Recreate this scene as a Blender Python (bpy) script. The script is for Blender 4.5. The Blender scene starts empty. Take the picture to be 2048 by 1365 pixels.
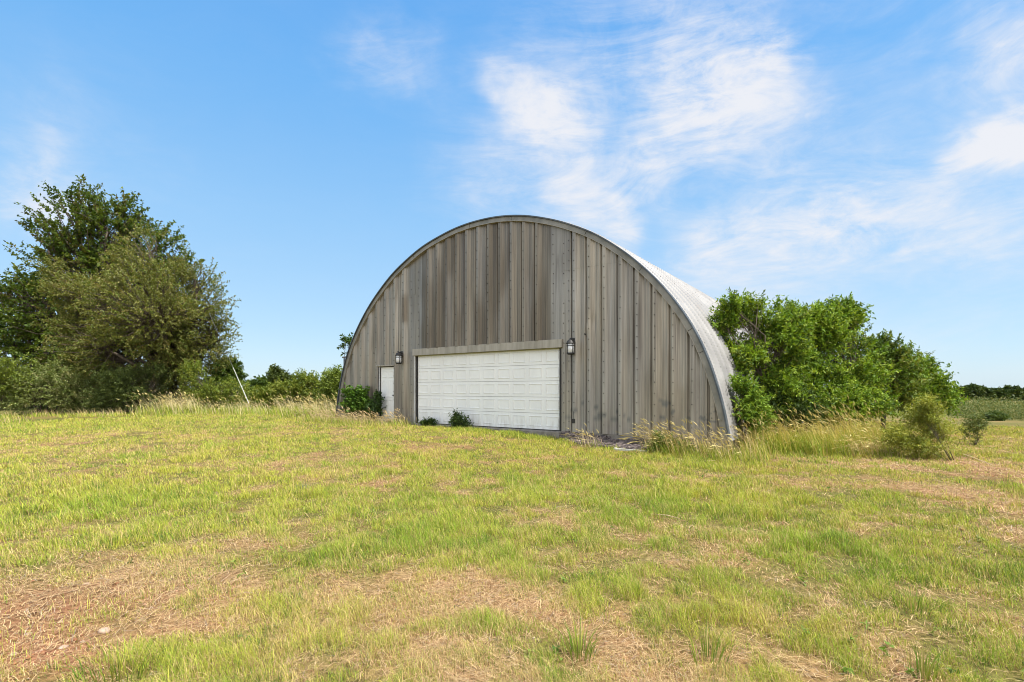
import bpy, math, random
import numpy as np
from mathutils import Vector

rng = np.random.default_rng(11)
random.seed(5)
S = bpy.context.scene
C = S.collection

# ------------------------------------------------------------------ measured layout
F, CX, CY, EYE = 1003.6, 1024.0, 778.7, 1.2164      # lens and horizon of the photograph
X0, Y0, YAW = -3.48, 18.225, 0.6267                 # corner of the big door, turn of the front wall
R, HC, TC = 7.891, -1.2015, 3.025                   # arch of the building
T_L, T_R, LEN = -4.774, 10.824, 18.0
CA, SA = math.cos(YAW), math.sin(YAW)


def wall_xy(t, n):
    return X0 + t * CA + n * SA, Y0 - t * SA + n * CA


def to_wall(x, y):
    dx, dy = x - X0, y - Y0
    return dx * CA - dy * SA, dx * SA + dy * CA


def pt(px, py, Y):
    return np.array([(px - CX) * Y / F, Y, EYE + (CY - py) * Y / F])


# ------------------------------------------------------------------ noise
_P = np.random.default_rng(3).random((256, 256))
_Q = np.random.default_rng(4).random((48, 48, 48))


def vnoise(x, y):
    x = np.asarray(x, float); y = np.asarray(y, float)
    xi = np.floor(x).astype(int); yi = np.floor(y).astype(int)
    fx = x - xi; fy = y - yi
    fx = fx * fx * (3 - 2 * fx); fy = fy * fy * (3 - 2 * fy)
    a = _P[xi & 255, yi & 255]; b = _P[(xi + 1) & 255, yi & 255]
    c = _P[xi & 255, (yi + 1) & 255]; d = _P[(xi + 1) & 255, (yi + 1) & 255]
    return (a * (1 - fx) + b * fx) * (1 - fy) + (c * (1 - fx) + d * fx) * fy


def fbm(x, y, o=4):
    s = 0; a = .5; n = 0
    for i in range(o):
        s = s + a * vnoise(x * 2 ** i + 17.3 * i, y * 2 ** i + 9.1 * i); n += a; a *= .5
    return s / n


def vnoise3(p):
    i = np.floor(p).astype(int); f = p - i; f = f * f * (3 - 2 * f); i %= 48; j = (i + 1) % 48
    r = 0
    for a in (0, 1):
        for b in (0, 1):
            for c in (0, 1):
                w = (f[:, 0] if a else 1 - f[:, 0]) * (f[:, 1] if b else 1 - f[:, 1]) * (f[:, 2] if c else 1 - f[:, 2])
                r = r + w * _Q[(j if a else i)[:, 0], (j if b else i)[:, 1], (j if c else i)[:, 2]]
    return r


def sm(a, b, x):
    t = np.clip((np.asarray(x, float) - a) / (b - a), 0, 1)
    return t * t * (3 - 2 * t)


# ------------------------------------------------------------------ terrain
def gz(x, y):
    x = np.asarray(x, float); y = np.asarray(y, float)
    t, n = to_wall(x, y)
    z = -0.36 + 0.27 * sm(8.6, 3.5, t) * sm(-11, -1.2, n)
    z = z + 0.03 * (fbm(x * .8, y * .8, 3) - .5) + 0.09 * (fbm(x * .22 + 5, y * .22, 2) - .5)
    r = np.hypot(x, y)
    side = sm(-.25, .45, x / (r + 1e-6))
    z = z - 3.2 * side * sm(8, 230, r) - .55 * (1 - side) * sm(35, 200, r)
    z = z + sm(50, 200, r) * .8 * (fbm(x * .02, y * .02, 2) - .5)
    inside = sm(.9, .15, n * 0 + np.abs(n - LEN / 2) - LEN / 2 + .3) * sm(.9, .15, np.abs(t - TC) - 7.8 + .3)
    z = z * (1 - inside) + np.minimum(z, -.16) * inside
    return z


# patches of the lawn read off the photograph: (px, py, rx, ry, weight) on the ground
def gpos(px, py):
    Y = 1.57 * F / (py - CY)
    return (px - CX) * Y / F, Y


def patches(lst, x, y):
    out = np.zeros_like(x)
    for px, py, rx, ry, w in lst:
        cx, cy = gpos(px, py)
        _, y1 = gpos(px, py + ry); _, y2 = gpos(px, max(py - ry, CY + 18))
        sx = rx * cy / F; sy = abs(y2 - y1) / 2
        out = out + w * np.exp(-(((x - cx) / sx) ** 2 + ((y - cy) / sy) ** 2))
    return out


SOIL = [(40, 1240, 210, 110, 1.15), (130, 1330, 150, 55, .7), (1970, 1012, 120, 34, .5), (1985, 945, 120, 16, .6),
        (880, 1345, 130, 25, .35), (420, 1285, 60, 30, .3), (1300, 1345, 110, 24, .3), (380, 1055, 70, 15, .2),
        (1900, 915, 90, 12, .5), (2000, 870, 80, 8, .4), (860, 1105, 50, 14, .15)]
DRY = [(120, 1160, 260, 60, .9), (0, 1085, 110, 35, .6), (545, 1065, 150, 42, .75), (330, 1130, 150, 40, .6), (400, 1260, 190, 90, .85),
       (930, 1195, 260, 62, .85), (780, 1270, 220, 60, .6), (900, 1340, 300, 50, .8), (1270, 1335, 170, 45, .75), (1090, 1048, 90, 24, .5),
       (1560, 1190, 170, 36, .5), (1960, 1000, 170, 60, .7), (1940, 935, 200, 26, .8), (1700, 1300, 150, 60, .55), (1430, 1110, 170, 30, .4),
       (620, 930, 150, 16, .45), (60, 890, 150, 22, .55), (260, 900, 170, 20, .45), (1650, 960, 180, 16, .45), (730, 880, 120, 9, .45),
       (1980, 1190, 120, 40, .4), (1830, 880, 200, 14, .5), (1500, 1060, 150, 16, .25)]
LUSH = [(260, 1000, 230, 42, .7), (60, 1030, 150, 40, .6), (560, 1225, 110, 45, .7), (840, 1060, 150, 45, .5), (1440, 1000, 220, 36, .6), (1330, 1195, 190, 42, .4),
        (1100, 882, 170, 13, 1.0), (1430, 925, 170, 16, .7), (160, 850, 260, 14, .5), (270, 1340, 110, 36, .9), (1900, 1330, 150, 60, .5),
        (1640, 1100, 200, 45, .5), (1000, 960, 240, 30, .3), (620, 1010, 180, 34, .3), (1980, 1140, 120, 30, .3), (1500, 1280, 110, 45, .3), (1250, 920, 160, 12, .5)]


def lawn(x, y):
    """soil, dry straw and lush weights of the turf at a point of the ground"""
    wx = x + 1.0 * (fbm(x * .9 + 3, y * .9, 3) - .5); wy = y + 1.4 * (fbm(x * .9 + 40, y * .9 + 7, 3) - .5)
    n1 = fbm(x * 1.3, y * 1.3, 4) - .5; n2 = fbm(x * .45 + 30, y * .45 + 11, 3) - .5; n3 = fbm(x * 3.6 + 9, y * 3.6, 3) - .5
    soil = np.clip(patches(SOIL, wx, wy) * 1.15 + 1.1 * n1 + .5 * n3 - .12, 0, 1)
    dry = np.clip(.10 + patches(DRY, wx, wy) * .66 - patches(LUSH, wx, wy) * .40 + 1.0 * n1 + .6 * n2 + 1.5 * n3, 0, 1)
    lush = np.clip(.30 + patches(LUSH, wx, wy) * .65 - patches(DRY, wx, wy) * .42 - .7 * n1 + .5 * n2 + 1.3 * (fbm(x * 2.6 + 70, y * 2.6, 3) - .5), 0, 1)
    return soil, dry, lush


# ------------------------------------------------------------------ mesh helpers
def tag(o, label=None, cat=None, group=None, kind=None):
    if label: o['label'] = label
    if cat: o['category'] = cat
    if group: o['group'] = group
    if kind: o['kind'] = kind
    return o


def mesh(name, V, polys, mat, parent=None, col=None, smooth=False):
    """polys: list of int arrays (n,k); col: per vertex rgb"""
    V = np.ascontiguousarray(V, np.float32).reshape(-1, 3)
    me = bpy.data.meshes.new(name)
    me.vertices.add(len(V)); me.vertices.foreach_set('co', V.ravel())
    loops = np.concatenate([np.asarray(p, np.int32).ravel() for p in polys])
    tot = np.concatenate([np.full(len(p), np.asarray(p).shape[1], np.int32) for p in polys])
    start = np.concatenate([[0], np.cumsum(tot)[:-1]]).astype(np.int32)
    me.loops.add(len(loops)); me.loops.foreach_set('vertex_index', loops)
    me.polygons.add(len(tot)); me.polygons.foreach_set('loop_start', start); me.polygons.foreach_set('loop_total', tot)
    if smooth: me.polygons.foreach_set('use_smooth', np.ones(len(tot), bool))
    me.update(calc_edges=True); me.validate()
    if col is not None:
        a = me.attributes.new('col', 'FLOAT_COLOR', 'POINT')
        c = np.ones((len(V), 4), np.float32); c[:, :3] = col
        a.data.foreach_set('color', c.ravel())
    if mat: me.materials.append(mat)
    o = bpy.data.objects.new(name, me); C.objects.link(o)
    if parent: o.parent = parent
    return o


class MB:
    """collects simple solids into one mesh"""
    def __init__(s): s.v = []; s.f = []; s.n = 0
    def add(s, v, f):
        s.v += [tuple(p) for p in v]; s.f += [tuple(i + s.n for i in q) for q in f]; s.n += len(v)
    def box(s, x0, x1, y0, y1, z0, z1, bev=0.0):
        if bev <= 0:
            v = [(x, y, z) for z in (z0, z1) for y in (y0, y1) for x in (x0, x1)]
            s.add(v, [(0, 2, 3, 1), (4, 5, 7, 6), (0, 1, 5, 4), (2, 6, 7, 3), (0, 4, 6, 2), (1, 3, 7, 5)])
        else:
            b = bev; a = [(x0 + b, y0 + b, z0), (x1 - b, y0 + b, z0), (x1 - b, y1 - b, z0), (x0 + b, y1 - b, z0)]
            m = [(x0, y0, z0 + b), (x1, y0, z0 + b), (x1, y1, z0 + b), (x0, y1, z0 + b)]
            m2 = [(x, y, z1 - b) for x, y, _ in m]; c = [(x, y, z1) for x, y, _ in a]
            v = a + m + m2 + c; f = [(3, 2, 1, 0), (12, 13, 14, 15)]
            for k in range(3):
                for i in range(4):
                    j = (i + 1) % 4; f.append((4 * k + i, 4 * k + j, 4 * k + 4 + j, 4 * k + 4 + i))
            s.add(v, f)
    def tube(s, p, r, k=8, cap=True):
        p = [Vector(q) for q in p]; r = r if hasattr(r, '__len__') else [r] * len(p); v = []; f = []
        for i, q in enumerate(p):
            d = (p[min(i + 1, len(p) - 1)] - p[max(i - 1, 0)]).normalized()
            a = d.orthogonal().normalized() if i == 0 else (a - d * a.dot(d)).normalized()
            b = d.cross(a)
            for j in range(k):
                w = 2 * math.pi * j / k; v.append(q + (a * math.cos(w) + b * math.sin(w)) * r[i])
        for i in range(len(p) - 1):
            for j in range(k):
                f.append((i * k + j, i * k + (j + 1) % k, (i + 1) * k + (j + 1) % k, (i + 1) * k + j))
        if cap: f.append(tuple(range(k))[::-1]); f.append(tuple((len(p) - 1) * k + j for j in range(k)))
        s.add(v, f)
    def lathe(s, c, prof, k=16):
        v = []; f = []
        for r, z in prof:
            for j in range(k):
                w = 2 * math.pi * j / k + math.pi / k; v.append((c[0] + r * math.cos(w), c[1] + r * math.sin(w), c[2] + z))
        for i in range(len(prof) - 1):
            for j in range(k):
                f.append((i * k + j, i * k + (j + 1) % k, (i + 1) * k + (j + 1) % k, (i + 1) * k + j))
        f.append(tuple(range(k))[::-1]); f.append(tuple((len(prof) - 1) * k + j for j in range(k)))
        s.add(v, f)
    def build(s, name, mat, parent=None, smooth=False):
        me = bpy.data.meshes.new(name); me.from_pydata(s.v, [], s.f); me.update()
        if smooth: me.polygons.foreach_set('use_smooth', np.ones(len(me.polygons), bool))
        me.materials.append(mat); o = bpy.data.objects.new(name, me); C.objects.link(o)
        if parent: o.parent = parent
        return o


def empty(name, loc=(0, 0, 0), rz=0, label=None, cat=None, group=None, parent=None):
    o = bpy.data.objects.new(name, None); C.objects.link(o); o.location = loc; o.rotation_euler = (0, 0, rz)
    o.empty_display_size = .2
    if parent: o.parent = parent
    return tag(o, label, cat, group)


# ------------------------------------------------------------------ materials
def new_mat(name):
    m = bpy.data.materials.new(name); m.use_nodes = True
    nt = m.node_tree; nt.nodes.clear()
    out = nt.nodes.new('ShaderNodeOutputMaterial')
    return m, nt, out


def nd(nt, t, **kw):
    n = nt.nodes.new(t)
    for k, v in kw.items():
        if k.startswith('_'): setattr(n, k[1:], v)
        else: n.inputs[k.replace('__', ' ')].default_value = v
    return n


def principled(nt, out, rough=.6, spec=.3, metal=0):
    b = nt.nodes.new('ShaderNodeBsdfPrincipled')
    b.inputs['Roughness'].default_value = rough; b.inputs['Metallic'].default_value = metal
    b.inputs['Specular IOR Level'].default_value = spec
    nt.links.new(b.outputs[0], out.inputs['Surface'])
    return b


def leaf_mat(name, trans=.35, rough=.55, tint=(1.25, 1.2, .55), spec=.25):
    m, nt, out = new_mat(name); L = nt.links.new
    at = nd(nt, 'ShaderNodeAttribute', _attribute_name='col')
    b = nt.nodes.new('ShaderNodeBsdfPrincipled'); b.inputs['Roughness'].default_value = rough; b.inputs['Specular IOR Level'].default_value = spec
    L(at.outputs['Color'], b.inputs['Base Color'])
    mul = nd(nt, 'ShaderNodeMix', _data_type='RGBA', _blend_type='MULTIPLY'); mul.inputs[0].default_value = 1
    L(at.outputs['Color'], mul.inputs[6]); mul.inputs[7].default_value = (*tint, 1)
    tr = nt.nodes.new('ShaderNodeBsdfTranslucent'); L(mul.outputs[2], tr.inputs['Color'])
    mx = nd(nt, 'ShaderNodeMixShader'); mx.inputs[0].default_value = trans
    L(b.outputs[0], mx.inputs[1]); L(tr.outputs[0], mx.inputs[2]); L(mx.outputs[0], out.inputs['Surface'])
    return m


def noise_mat(name, c1, c2, scale=6, stretch=(1, 1, 1), rough=.7, spec=.3, metal=0, lo=.35, hi=.65, bump=0, detail=6, attr=False, c3=None):
    """two or three tones mixed by noise in object space, optionally multiplied by the vertex colour"""
    m, nt, out = new_mat(name); L = nt.links.new
    b = principled(nt, out, rough, spec, metal)
    tc = nt.nodes.new('ShaderNodeTexCoord'); mp = nt.nodes.new('ShaderNodeMapping'); mp.inputs['Scale'].default_value = stretch
    L(tc.outputs['Object'], mp.inputs[0])
    n = nd(nt, 'ShaderNodeTexNoise', Scale=scale, Detail=detail, Roughness=.6); L(mp.outputs[0], n.inputs['Vector'])
    r = nt.nodes.new('ShaderNodeValToRGB'); r.color_ramp.elements[0].position = lo; r.color_ramp.elements[1].position = hi
    r.color_ramp.elements[0].color = (*c1, 1); r.color_ramp.elements[1].color = (*c2, 1)
    if c3: e = r.color_ramp.elements.new((lo + hi) / 2); e.color = (*c3, 1)
    L(n.outputs[0], r.inputs[0]); src = r.outputs[0]
    if attr:
        at = nd(nt, 'ShaderNodeAttribute', _attribute_name='col')
        mul = nd(nt, 'ShaderNodeMix', _data_type='RGBA', _blend_type='MULTIPLY'); mul.inputs[0].default_value = 1
        L(src, mul.inputs[6]); L(at.outputs['Color'], mul.inputs[7]); src = mul.outputs[2]
    L(src, b.inputs['Base Color'])
    if bump:
        bp = nd(nt, 'ShaderNodeBump', Strength=bump, Distance=.02); L(n.outputs[0], bp.inputs['Height']); L(bp.outputs[0], b.inputs['Normal'])
    return m


M = {}
M['siding'] = noise_mat('weathered_siding', (.72, .70, .68), (1.30, 1.285, 1.26), 1.0, (16, 16, .40), .45, .4, .42, lo=.32, hi=.68, detail=9, attr=True, bump=.06)
M['trim'] = noise_mat('arch_trim_metal', (.17, .165, .145), (.27, .255, .225), 3, (1, 1, 1), .5, .4, .3)
M['edge'] = noise_mat('roof_edge_metal', (.05, .062, .075), (.09, .105, .12), 3, (1, 1, 1), .5, .4)
M['roof'] = noise_mat('galvanised_roof', (.23, .225, .22), (.33, .325, .315), 1.2, (1, .5, 1), .5, .4, lo=.3, hi=.7, bump=.0, attr=True)
M['bolt'] = noise_mat('dark_bolt', (.03, .028, .025), (.07, .055, .045), 20, rough=.6)
M['door_white'] = noise_mat('white_door_paint', (.72, .735, .735), (.80, .815, .81), 1.2, (1, 1, .6), .45, .4, lo=.3, hi=.7)
def soiled(m, z0=.0, z1=.55, amount=.55, dirt=(.33, .29, .22)):
    nt = m.node_tree; L = nt.links.new; b = [n for n in nt.nodes if n.type == 'BSDF_PRINCIPLED'][0]; src = b.inputs['Base Color'].links[0].from_socket
    tc = [n for n in nt.nodes if n.type == 'TEX_COORD'][0]; sp = nt.nodes.new('ShaderNodeSeparateXYZ'); L(tc.outputs['Object'], sp.inputs[0])
    mr = nd(nt, 'ShaderNodeMapRange', _interpolation_type='SMOOTHSTEP'); L(sp.outputs['Z'], mr.inputs['Value']); mr.inputs['From Min'].default_value = z1; mr.inputs['From Max'].default_value = z0; mr.inputs['To Min'].default_value = .10; mr.inputs['To Max'].default_value = 1
    mp = nt.nodes.new('ShaderNodeMapping'); mp.inputs['Scale'].default_value = (5, 5, 1.2); L(tc.outputs['Object'], mp.inputs[0])
    n = nd(nt, 'ShaderNodeTexNoise', Scale=1.6, Detail=8, Roughness=.7); L(mp.outputs[0], n.inputs['Vector'])
    r = nt.nodes.new('ShaderNodeValToRGB'); r.color_ramp.elements[0].position = .42; r.color_ramp.elements[1].position = .72; L(n.outputs[0], r.inputs[0])
    a = nt.nodes.new('ShaderNodeMath'); a.operation = 'MULTIPLY'; L(mr.outputs[0], a.inputs[0]); L(r.outputs[0], a.inputs[1])
    a2 = nt.nodes.new('ShaderNodeMath'); a2.operation = 'MULTIPLY'; L(a.outputs[0], a2.inputs[0]); a2.inputs[1].default_value = amount
    mx = nd(nt, 'ShaderNodeMix', _data_type='RGBA'); L(a2.outputs[0], mx.inputs[0]); L(src, mx.inputs[6]); mx.inputs[7].default_value = (*dirt, 1); L(mx.outputs[2], b.inputs['Base Color'])


soiled(M['door_white'])
M['jamb'] = noise_mat('jamb_paint', (.42, .42, .42), (.58, .58, .57), 3, (1, 1, .4), .55)
M['dark'] = noise_mat('dark_gap', (.02, .02, .022), (.035, .033, .03), 5)
M['header'] = noise_mat('header_metal', (.28, .255, .21), (.40, .365, .31), 1.0, (7, 7, .8), .5, .35, .3, bump=.05)
M['lamp_metal'] = noise_mat('black_lamp_metal', (.018, .018, .018), (.035, .033, .03), 30, rough=.55, spec=.4)
M['glass'] = noise_mat('frosted_lamp_glass', (.62, .64, .68), (.74, .75, .77), 8, rough=.25, spec=.5)
M['concrete'] = noise_mat('old_concrete', (.16, .145, .125), (.28, .26, .23), 5, rough=.85, spec=.15, bump=.3)
M['white_pvc'] = noise_mat('white_plastic', (.76, .77, .77), (.84, .84, .83), 3, rough=.4)
M['steel'] = noise_mat('grey_steel', (.10, .11, .12), (.2, .2, .2), 5, rough=.5, metal=.3)
M['vent'] = noise_mat('pale_sheet_metal', (.55, .54, .51), (.72, .71, .68), 6, rough=.5)
M['stone'] = noise_mat('pale_stone', (.34, .23, .16), (.50, .38, .29), 14, rough=.9, spec=.1, bump=.5)
M['bark'] = noise_mat('bark', (.055, .045, .035), (.16, .13, .10), 3, (6, 6, 1), .9, .1, bump=.4)
M['rubble'] = noise_mat('rotten_timber_and_dirt', (.045, .04, .038), (.22, .18, .165), 7, (1, 3, 3), .95, .1, bump=.5, c3=(.11, .09, .085))
M['leaf'] = leaf_mat('leaf', .27)
M['grassblade'] = leaf_mat('grass_blade', .22, .6, (1.15, 1.1, .7), .2)
M['straw'] = leaf_mat('straw_blade', .12, .75, (1, 1, 1), .1)


def ground_mat():
    m, nt, out = new_mat('field_ground'); L = nt.links.new
    b = principled(nt, out, .95, .1)
    at = nd(nt, 'ShaderNodeAttribute', _attribute_name='col')
    tc = nt.nodes.new('ShaderNodeTexCoord')
    def ramp(scale, det, lo, hi, c1, c2):
        n = nd(nt, 'ShaderNodeTexNoise', Scale=scale, Detail=det, Roughness=.65); L(tc.outputs['Object'], n.inputs['Vector'])
        r = nt.nodes.new('ShaderNodeValToRGB'); r.color_ramp.elements[0].position = lo; r.color_ramp.elements[1].position = hi
        r.color_ramp.elements[0].color = (*c1, 1); r.color_ramp.elements[1].color = (*c2, 1); L(n.outputs[0], r.inputs[0]); return r, n
    r1, n1 = ramp(26, 8, .3, .7, (.28, .25, .23), (1.4, 1.4, 1.4))
    r2, n2 = ramp(.9, 6, .35, .65, (.8, .9, .75), (1.2, 1.1, 1.1))
    a = nd(nt, 'ShaderNodeMix', _data_type='RGBA', _blend_type='MULTIPLY'); a.inputs[0].default_value = 1
    c = nd(nt, 'ShaderNodeMix', _data_type='RGBA', _blend_type='MULTIPLY'); c.inputs[0].default_value = 1
    L(at.outputs['Color'], a.inputs[6]); L(r1.outputs[0], a.inputs[7]); L(a.outputs[2], c.inputs[6]); L(r2.outputs[0], c.inputs[7])
    L(c.outputs[2], b.inputs['Base Color'])
    bp = nd(nt, 'ShaderNodeBump', Strength=.6, Distance=.03); L(n1.outputs[0], bp.inputs['Height']); L(bp.outputs[0], b.inputs['Normal'])
    return m


M['ground'] = ground_mat()

# ------------------------------------------------------------------ ground
def axis(lo, hi, step, far_lo, far_hi, g=1.18):
    a = list(np.arange(lo, hi + step / 2, step)); s = step
    while a[-1] < far_hi: s *= g; a.append(a[-1] + s)
    s = step
    while a[0] > far_lo: s *= g; a.insert(0, a[0] - s)
    return np.array(a)


def build_ground():
    xs = axis(-14, 14, .12, -2600, 2600); ys = axis(1.2, 17, .12, -150, 3200)
    X, Y = np.meshgrid(xs, ys); x = X.ravel(); y = Y.ravel()
    z = gz(x, y); near = np.hypot(x, y) < 16
    soil, dry, lush = lawn(x, y)
    z = z + near * .02 * (fbm(x * 6, y * 6, 2) - .5) * (.3 + soil)
    c_so = np.array([.29, .145, .08]); c_dr = np.array([.33, .20, .10]); c_gr = np.array([.15, .13, .04])
    col = c_gr + (c_dr - c_gr) * dry[:, None]
    col = col + (c_so - col) * np.clip(soil * 1.3, 0, 1)[:, None]
    r = np.hypot(x, y); far = sm(22, 60, r)[:, None]
    ff = fbm(x * .05 + 3, y * .05, 4)[:, None]; fg = fbm(x * .25, y * .25 + 8, 3)[:, None]
    field = np.array([.115, .15, .04]) * (1 - ff) + np.array([.36, .28, .15]) * ff
    k = sm(.45, .6, ff * .6 + fg * .4)
    k = np.clip(k - .35 * sm(16, 24, r)[:, None] * sm(100, 70, r)[:, None], 0, 1); field = np.array([.15, .17, .045]) * (1 - k) + np.array([.30, .24, .11]) * k
    straw_far = sm(110, 170, r)[:, None]
    field = field * (1 - straw_far) + np.array([.36, .28, .16]) * straw_far
    col = col * (1 - far) + field * far
    ny, nx = X.shape; i = np.arange(ny * nx).reshape(ny, nx)
    q = np.stack([i[:-1, :-1], i[:-1, 1:], i[1:, 1:], i[1:, :-1]], -1).reshape(-1, 4)
    o = mesh('ground', np.stack([x, y, z], 1), [q], M['ground'], None, col, True)
    tag(o, kind='structure')


build_ground()


# ------------------------------------------------------------------ grass
def in_building(x, y, m=.04):
    t, n = to_wall(x, y)
    return (n > -m) & (n < LEN + .2) & (t > T_L - m) & (t < T_R + m)


def blades(P, az, h, w, lean, leanaz, col):
    """two segment ribbons: P (n,3) roots"""
    n = len(P)
    sd = np.stack([np.cos(az), np.sin(az), np.zeros(n)], 1) * (w / 2)[:, None]
    ld = np.stack([np.cos(leanaz), np.sin(leanaz), np.zeros(n)], 1)
    up = np.array([0, 0, 1.0])
    m = P + ld * (h * lean * .3)[:, None] + up * (h * .55)[:, None]
    zt = np.sqrt(np.clip(1 - (lean * .9) ** 2, .05, 1))
    tp = P + ld * (h * lean)[:, None] + up * (h * zt)[:, None]
    V = np.stack([P - sd, P + sd, m - sd * .75, m + sd * .75, tp], 1).reshape(-1, 3)
    b = np.arange(n) * 5
    q = np.stack([b, b + 1, b + 3, b + 2], 1); t = np.stack([b + 2, b + 3, b + 4], 1)
    cc = np.repeat(col, 5, 0)
    return V, q, t, cc


def build_grass():
    N = 1750000
    d = (np.sqrt(1.7) + rng.random(N) * (np.sqrt(31) - np.sqrt(1.7))) ** 2
    th = (rng.random(N) - .5) * 2 * math.radians(54)
    x = d * np.sin(th); y = d * np.cos(th)
    x += rng.normal(0, .012, N); y += rng.normal(0, .012, N)
    soil, dry, lush = lawn(x, y)
    clump = .6 * fbm(x * 5.5, y * 5.5, 2) + .4 * fbm(x * 1.9 + 60, y * 1.9, 2)
    dens = np.clip((1 - .92 * soil) * (1 - .40 * dry) * (.65 + .5 * lush) * (.3 + 1.3 * sm(.34, .62, clump)), .05, 1)
    k = (rng.random(N) < dens) & ~in_building(x, y)
    x, y, d, soil, dry, lush, clump = [a[k] for a in (x, y, d, soil, dry, lush, clump)]; n = len(x)
    h = (.034 + .060 * lush + .028 * rng.random(n)) * (.4 + 1.0 * rng.random(n)) * (.35 + 1.3 * sm(.25, .75, clump)) * (1 - .3 * dry)
    tall = rng.random(n) < .02; h[tall] *= 1.8
    w = .0023 * np.clip(d / 3.2, .8, 9) ** .86 * (.7 + .6 * rng.random(n))
    az = rng.random(n) * 2 * np.pi
    lean = np.clip(rng.normal(.58, .27, n), .05, .98)
    la = np.where(rng.random(n) < .45, math.pi + rng.normal(0, .7, n), rng.random(n) * 2 * np.pi)
    g1 = np.array([.29, .42, .045]); g2 = np.array([.55, .54, .08]); g3 = np.array([.12, .22, .03]); st = np.array([.66, .50, .22]); br = np.array([.30, .17, .09])
    yel = np.clip(.46 + .9 * (fbm(x * 4 + 2, y * 4, 2) - .5) + 1.3 * (fbm(x * .6 + 21, y * .6 + 4, 3) - .5) + .35 * rng.normal(size=n) + .25 * sm(5, 12, d), 0, 1)[:, None]
    col = g1 * (1 - yel) + g2 * yel
    dk = (rng.random(n) < .10 + .30 * sm(.5, .66, fbm(x * 3.1 + 81, y * 3.1 + 12, 3)))[:, None]; col = np.where(dk, g3, col)
    pst = np.clip(.24 + .5 * dry + .2 * soil - .14 * lush, .05, .85)
    s = (rng.random(n) < pst)[:, None]; col = np.where(s, st * (.8 + .35 * rng.random((n, 1))), col)
    s = (rng.random(n) < .05)[:, None]; col = np.where(s, br, col)
    col = col * (.62 + .6 * rng.random((n, 1)))
    P = np.stack([x, y, gz(x, y) - .008], 1)
    V, q, t, cc = blades(P, az, h, w, lean, la, col)
    tag(mesh('grass', V, [q, t], M['grassblade'], None, cc), 'short mown yellow green grass covering the ground in front of the arched building', 'grass', kind='stuff')


def build_straw():
    N = 620000
    d = (np.sqrt(1.7) + rng.random(N) * (np.sqrt(24) - np.sqrt(1.7))) ** 2
    th = (rng.random(N) - .5) * 2 * math.radians(54)
    x = d * np.sin(th); y = d * np.cos(th)
    soil, dry, lush = lawn(x, y)
    k = (rng.random(N) < np.clip(.08 + .52 * dry + .24 * soil - .25 * lush - .12 * sm(.7, 1, soil), .05, 1)) & ~in_building(x, y, .5)
    x, y, d, dry, soil = [a[k] for a in (x, y, d, dry, soil)]; n = len(x)
    L = (.03 + .11 * rng.random(n) ** 1.8) * np.clip(d / 4, 1, 1.8); w = .0022 * np.clip(d / 3.2, .8, 7) ** .85 * (.7 + .6 * rng.random(n))
    flow = 2 * np.pi * (fbm(x * .7, y * .7, 2) - .5) * 1.6
    az = np.where(rng.random(n) < .5, flow + rng.normal(0, .5, n), rng.random(n) * 2 * np.pi)
    dr = np.stack([np.cos(az), np.sin(az), np.zeros(n)], 1); sd = np.stack([-np.sin(az), np.cos(az), np.zeros(n)], 1) * (w / 2)[:, None]
    z = gz(x, y)
    P = np.stack([x, y, z + .004 + .028 * rng.random(n) ** 2], 1)
    up = np.array([0, 0, 1.0]); rise = rng.normal(.0, .10, n); arch = .01 * rng.random(n)
    m = P + dr * (L * .5)[:, None] + up * (arch + np.clip(rise, 0, .3) * L * .5)[:, None]; e = P + dr * L[:, None] + up * (np.clip(rise, -.05, .3) * L)[:, None]
    V = np.stack([P - sd, P + sd, m - sd, m + sd, e], 1).reshape(-1, 3); b = np.arange(n) * 5
    q = np.stack([b, b + 1, b + 3, b + 2], 1); t = np.stack([b + 2, b + 3, b + 4], 1)
    mixk = rng.random((n, 1)); col = np.array([.70, .52, .28]) * mixk + np.array([.42, .27, .13]) * (1 - mixk)
    gr = (rng.random((n, 1)) < .06); col = np.where(gr, np.array([.40, .34, .26]), col)
    rd = (rng.random((n, 1)) < .10); col = np.where(rd, np.array([.30, .14, .08]), col)
    col = col * (.55 + .65 * rng.random((n, 1)))
    tag(mesh('straw', V, [q, t], M['straw'], None, np.repeat(col, 5, 0)), 'dead tan straw lying flat on the dry patches of the lawn', 'straw', kind='stuff')


build_grass()
build_straw()


def tuft(name, px, py, n, hgt, spread, cols, label, cat, lean=.5, leanaz=None, w=.006):
    """one clump of upright blades"""
    cx, cy = gpos(px, py)
    a = rng.random(n) * 2 * np.pi; r = spread * rng.random(n) ** .7
    x = cx + r * np.cos(a); y = cy + r * np.sin(a)
    h = hgt * (.55 + .55 * rng.random(n)); la = a if leanaz is None else np.where(rng.random(n) < .6, leanaz + rng.normal(0, .5, n), a)
    ln = np.clip(lean * (.3 + r / spread * .8) + rng.normal(0, .08, n), .03, .95)
    c = np.array(cols)[rng.integers(0, len(cols), n)] * (.75 + .5 * rng.random((n, 1)))
    P = np.stack([x, y, gz(x, y) - .01], 1)
    V, q, t, cc = blades(P, rng.random(n) * 6.28, h, np.full(n, w) * (.7 + .6 * rng.random(n)), ln, la, c)
    base = np.array([cx, cy, float(gz(cx, cy))])
    o = mesh(name, V - base, [q, t], M['grassblade'], None, cc); o.location = base
    return tag(o, label, cat)


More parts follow.
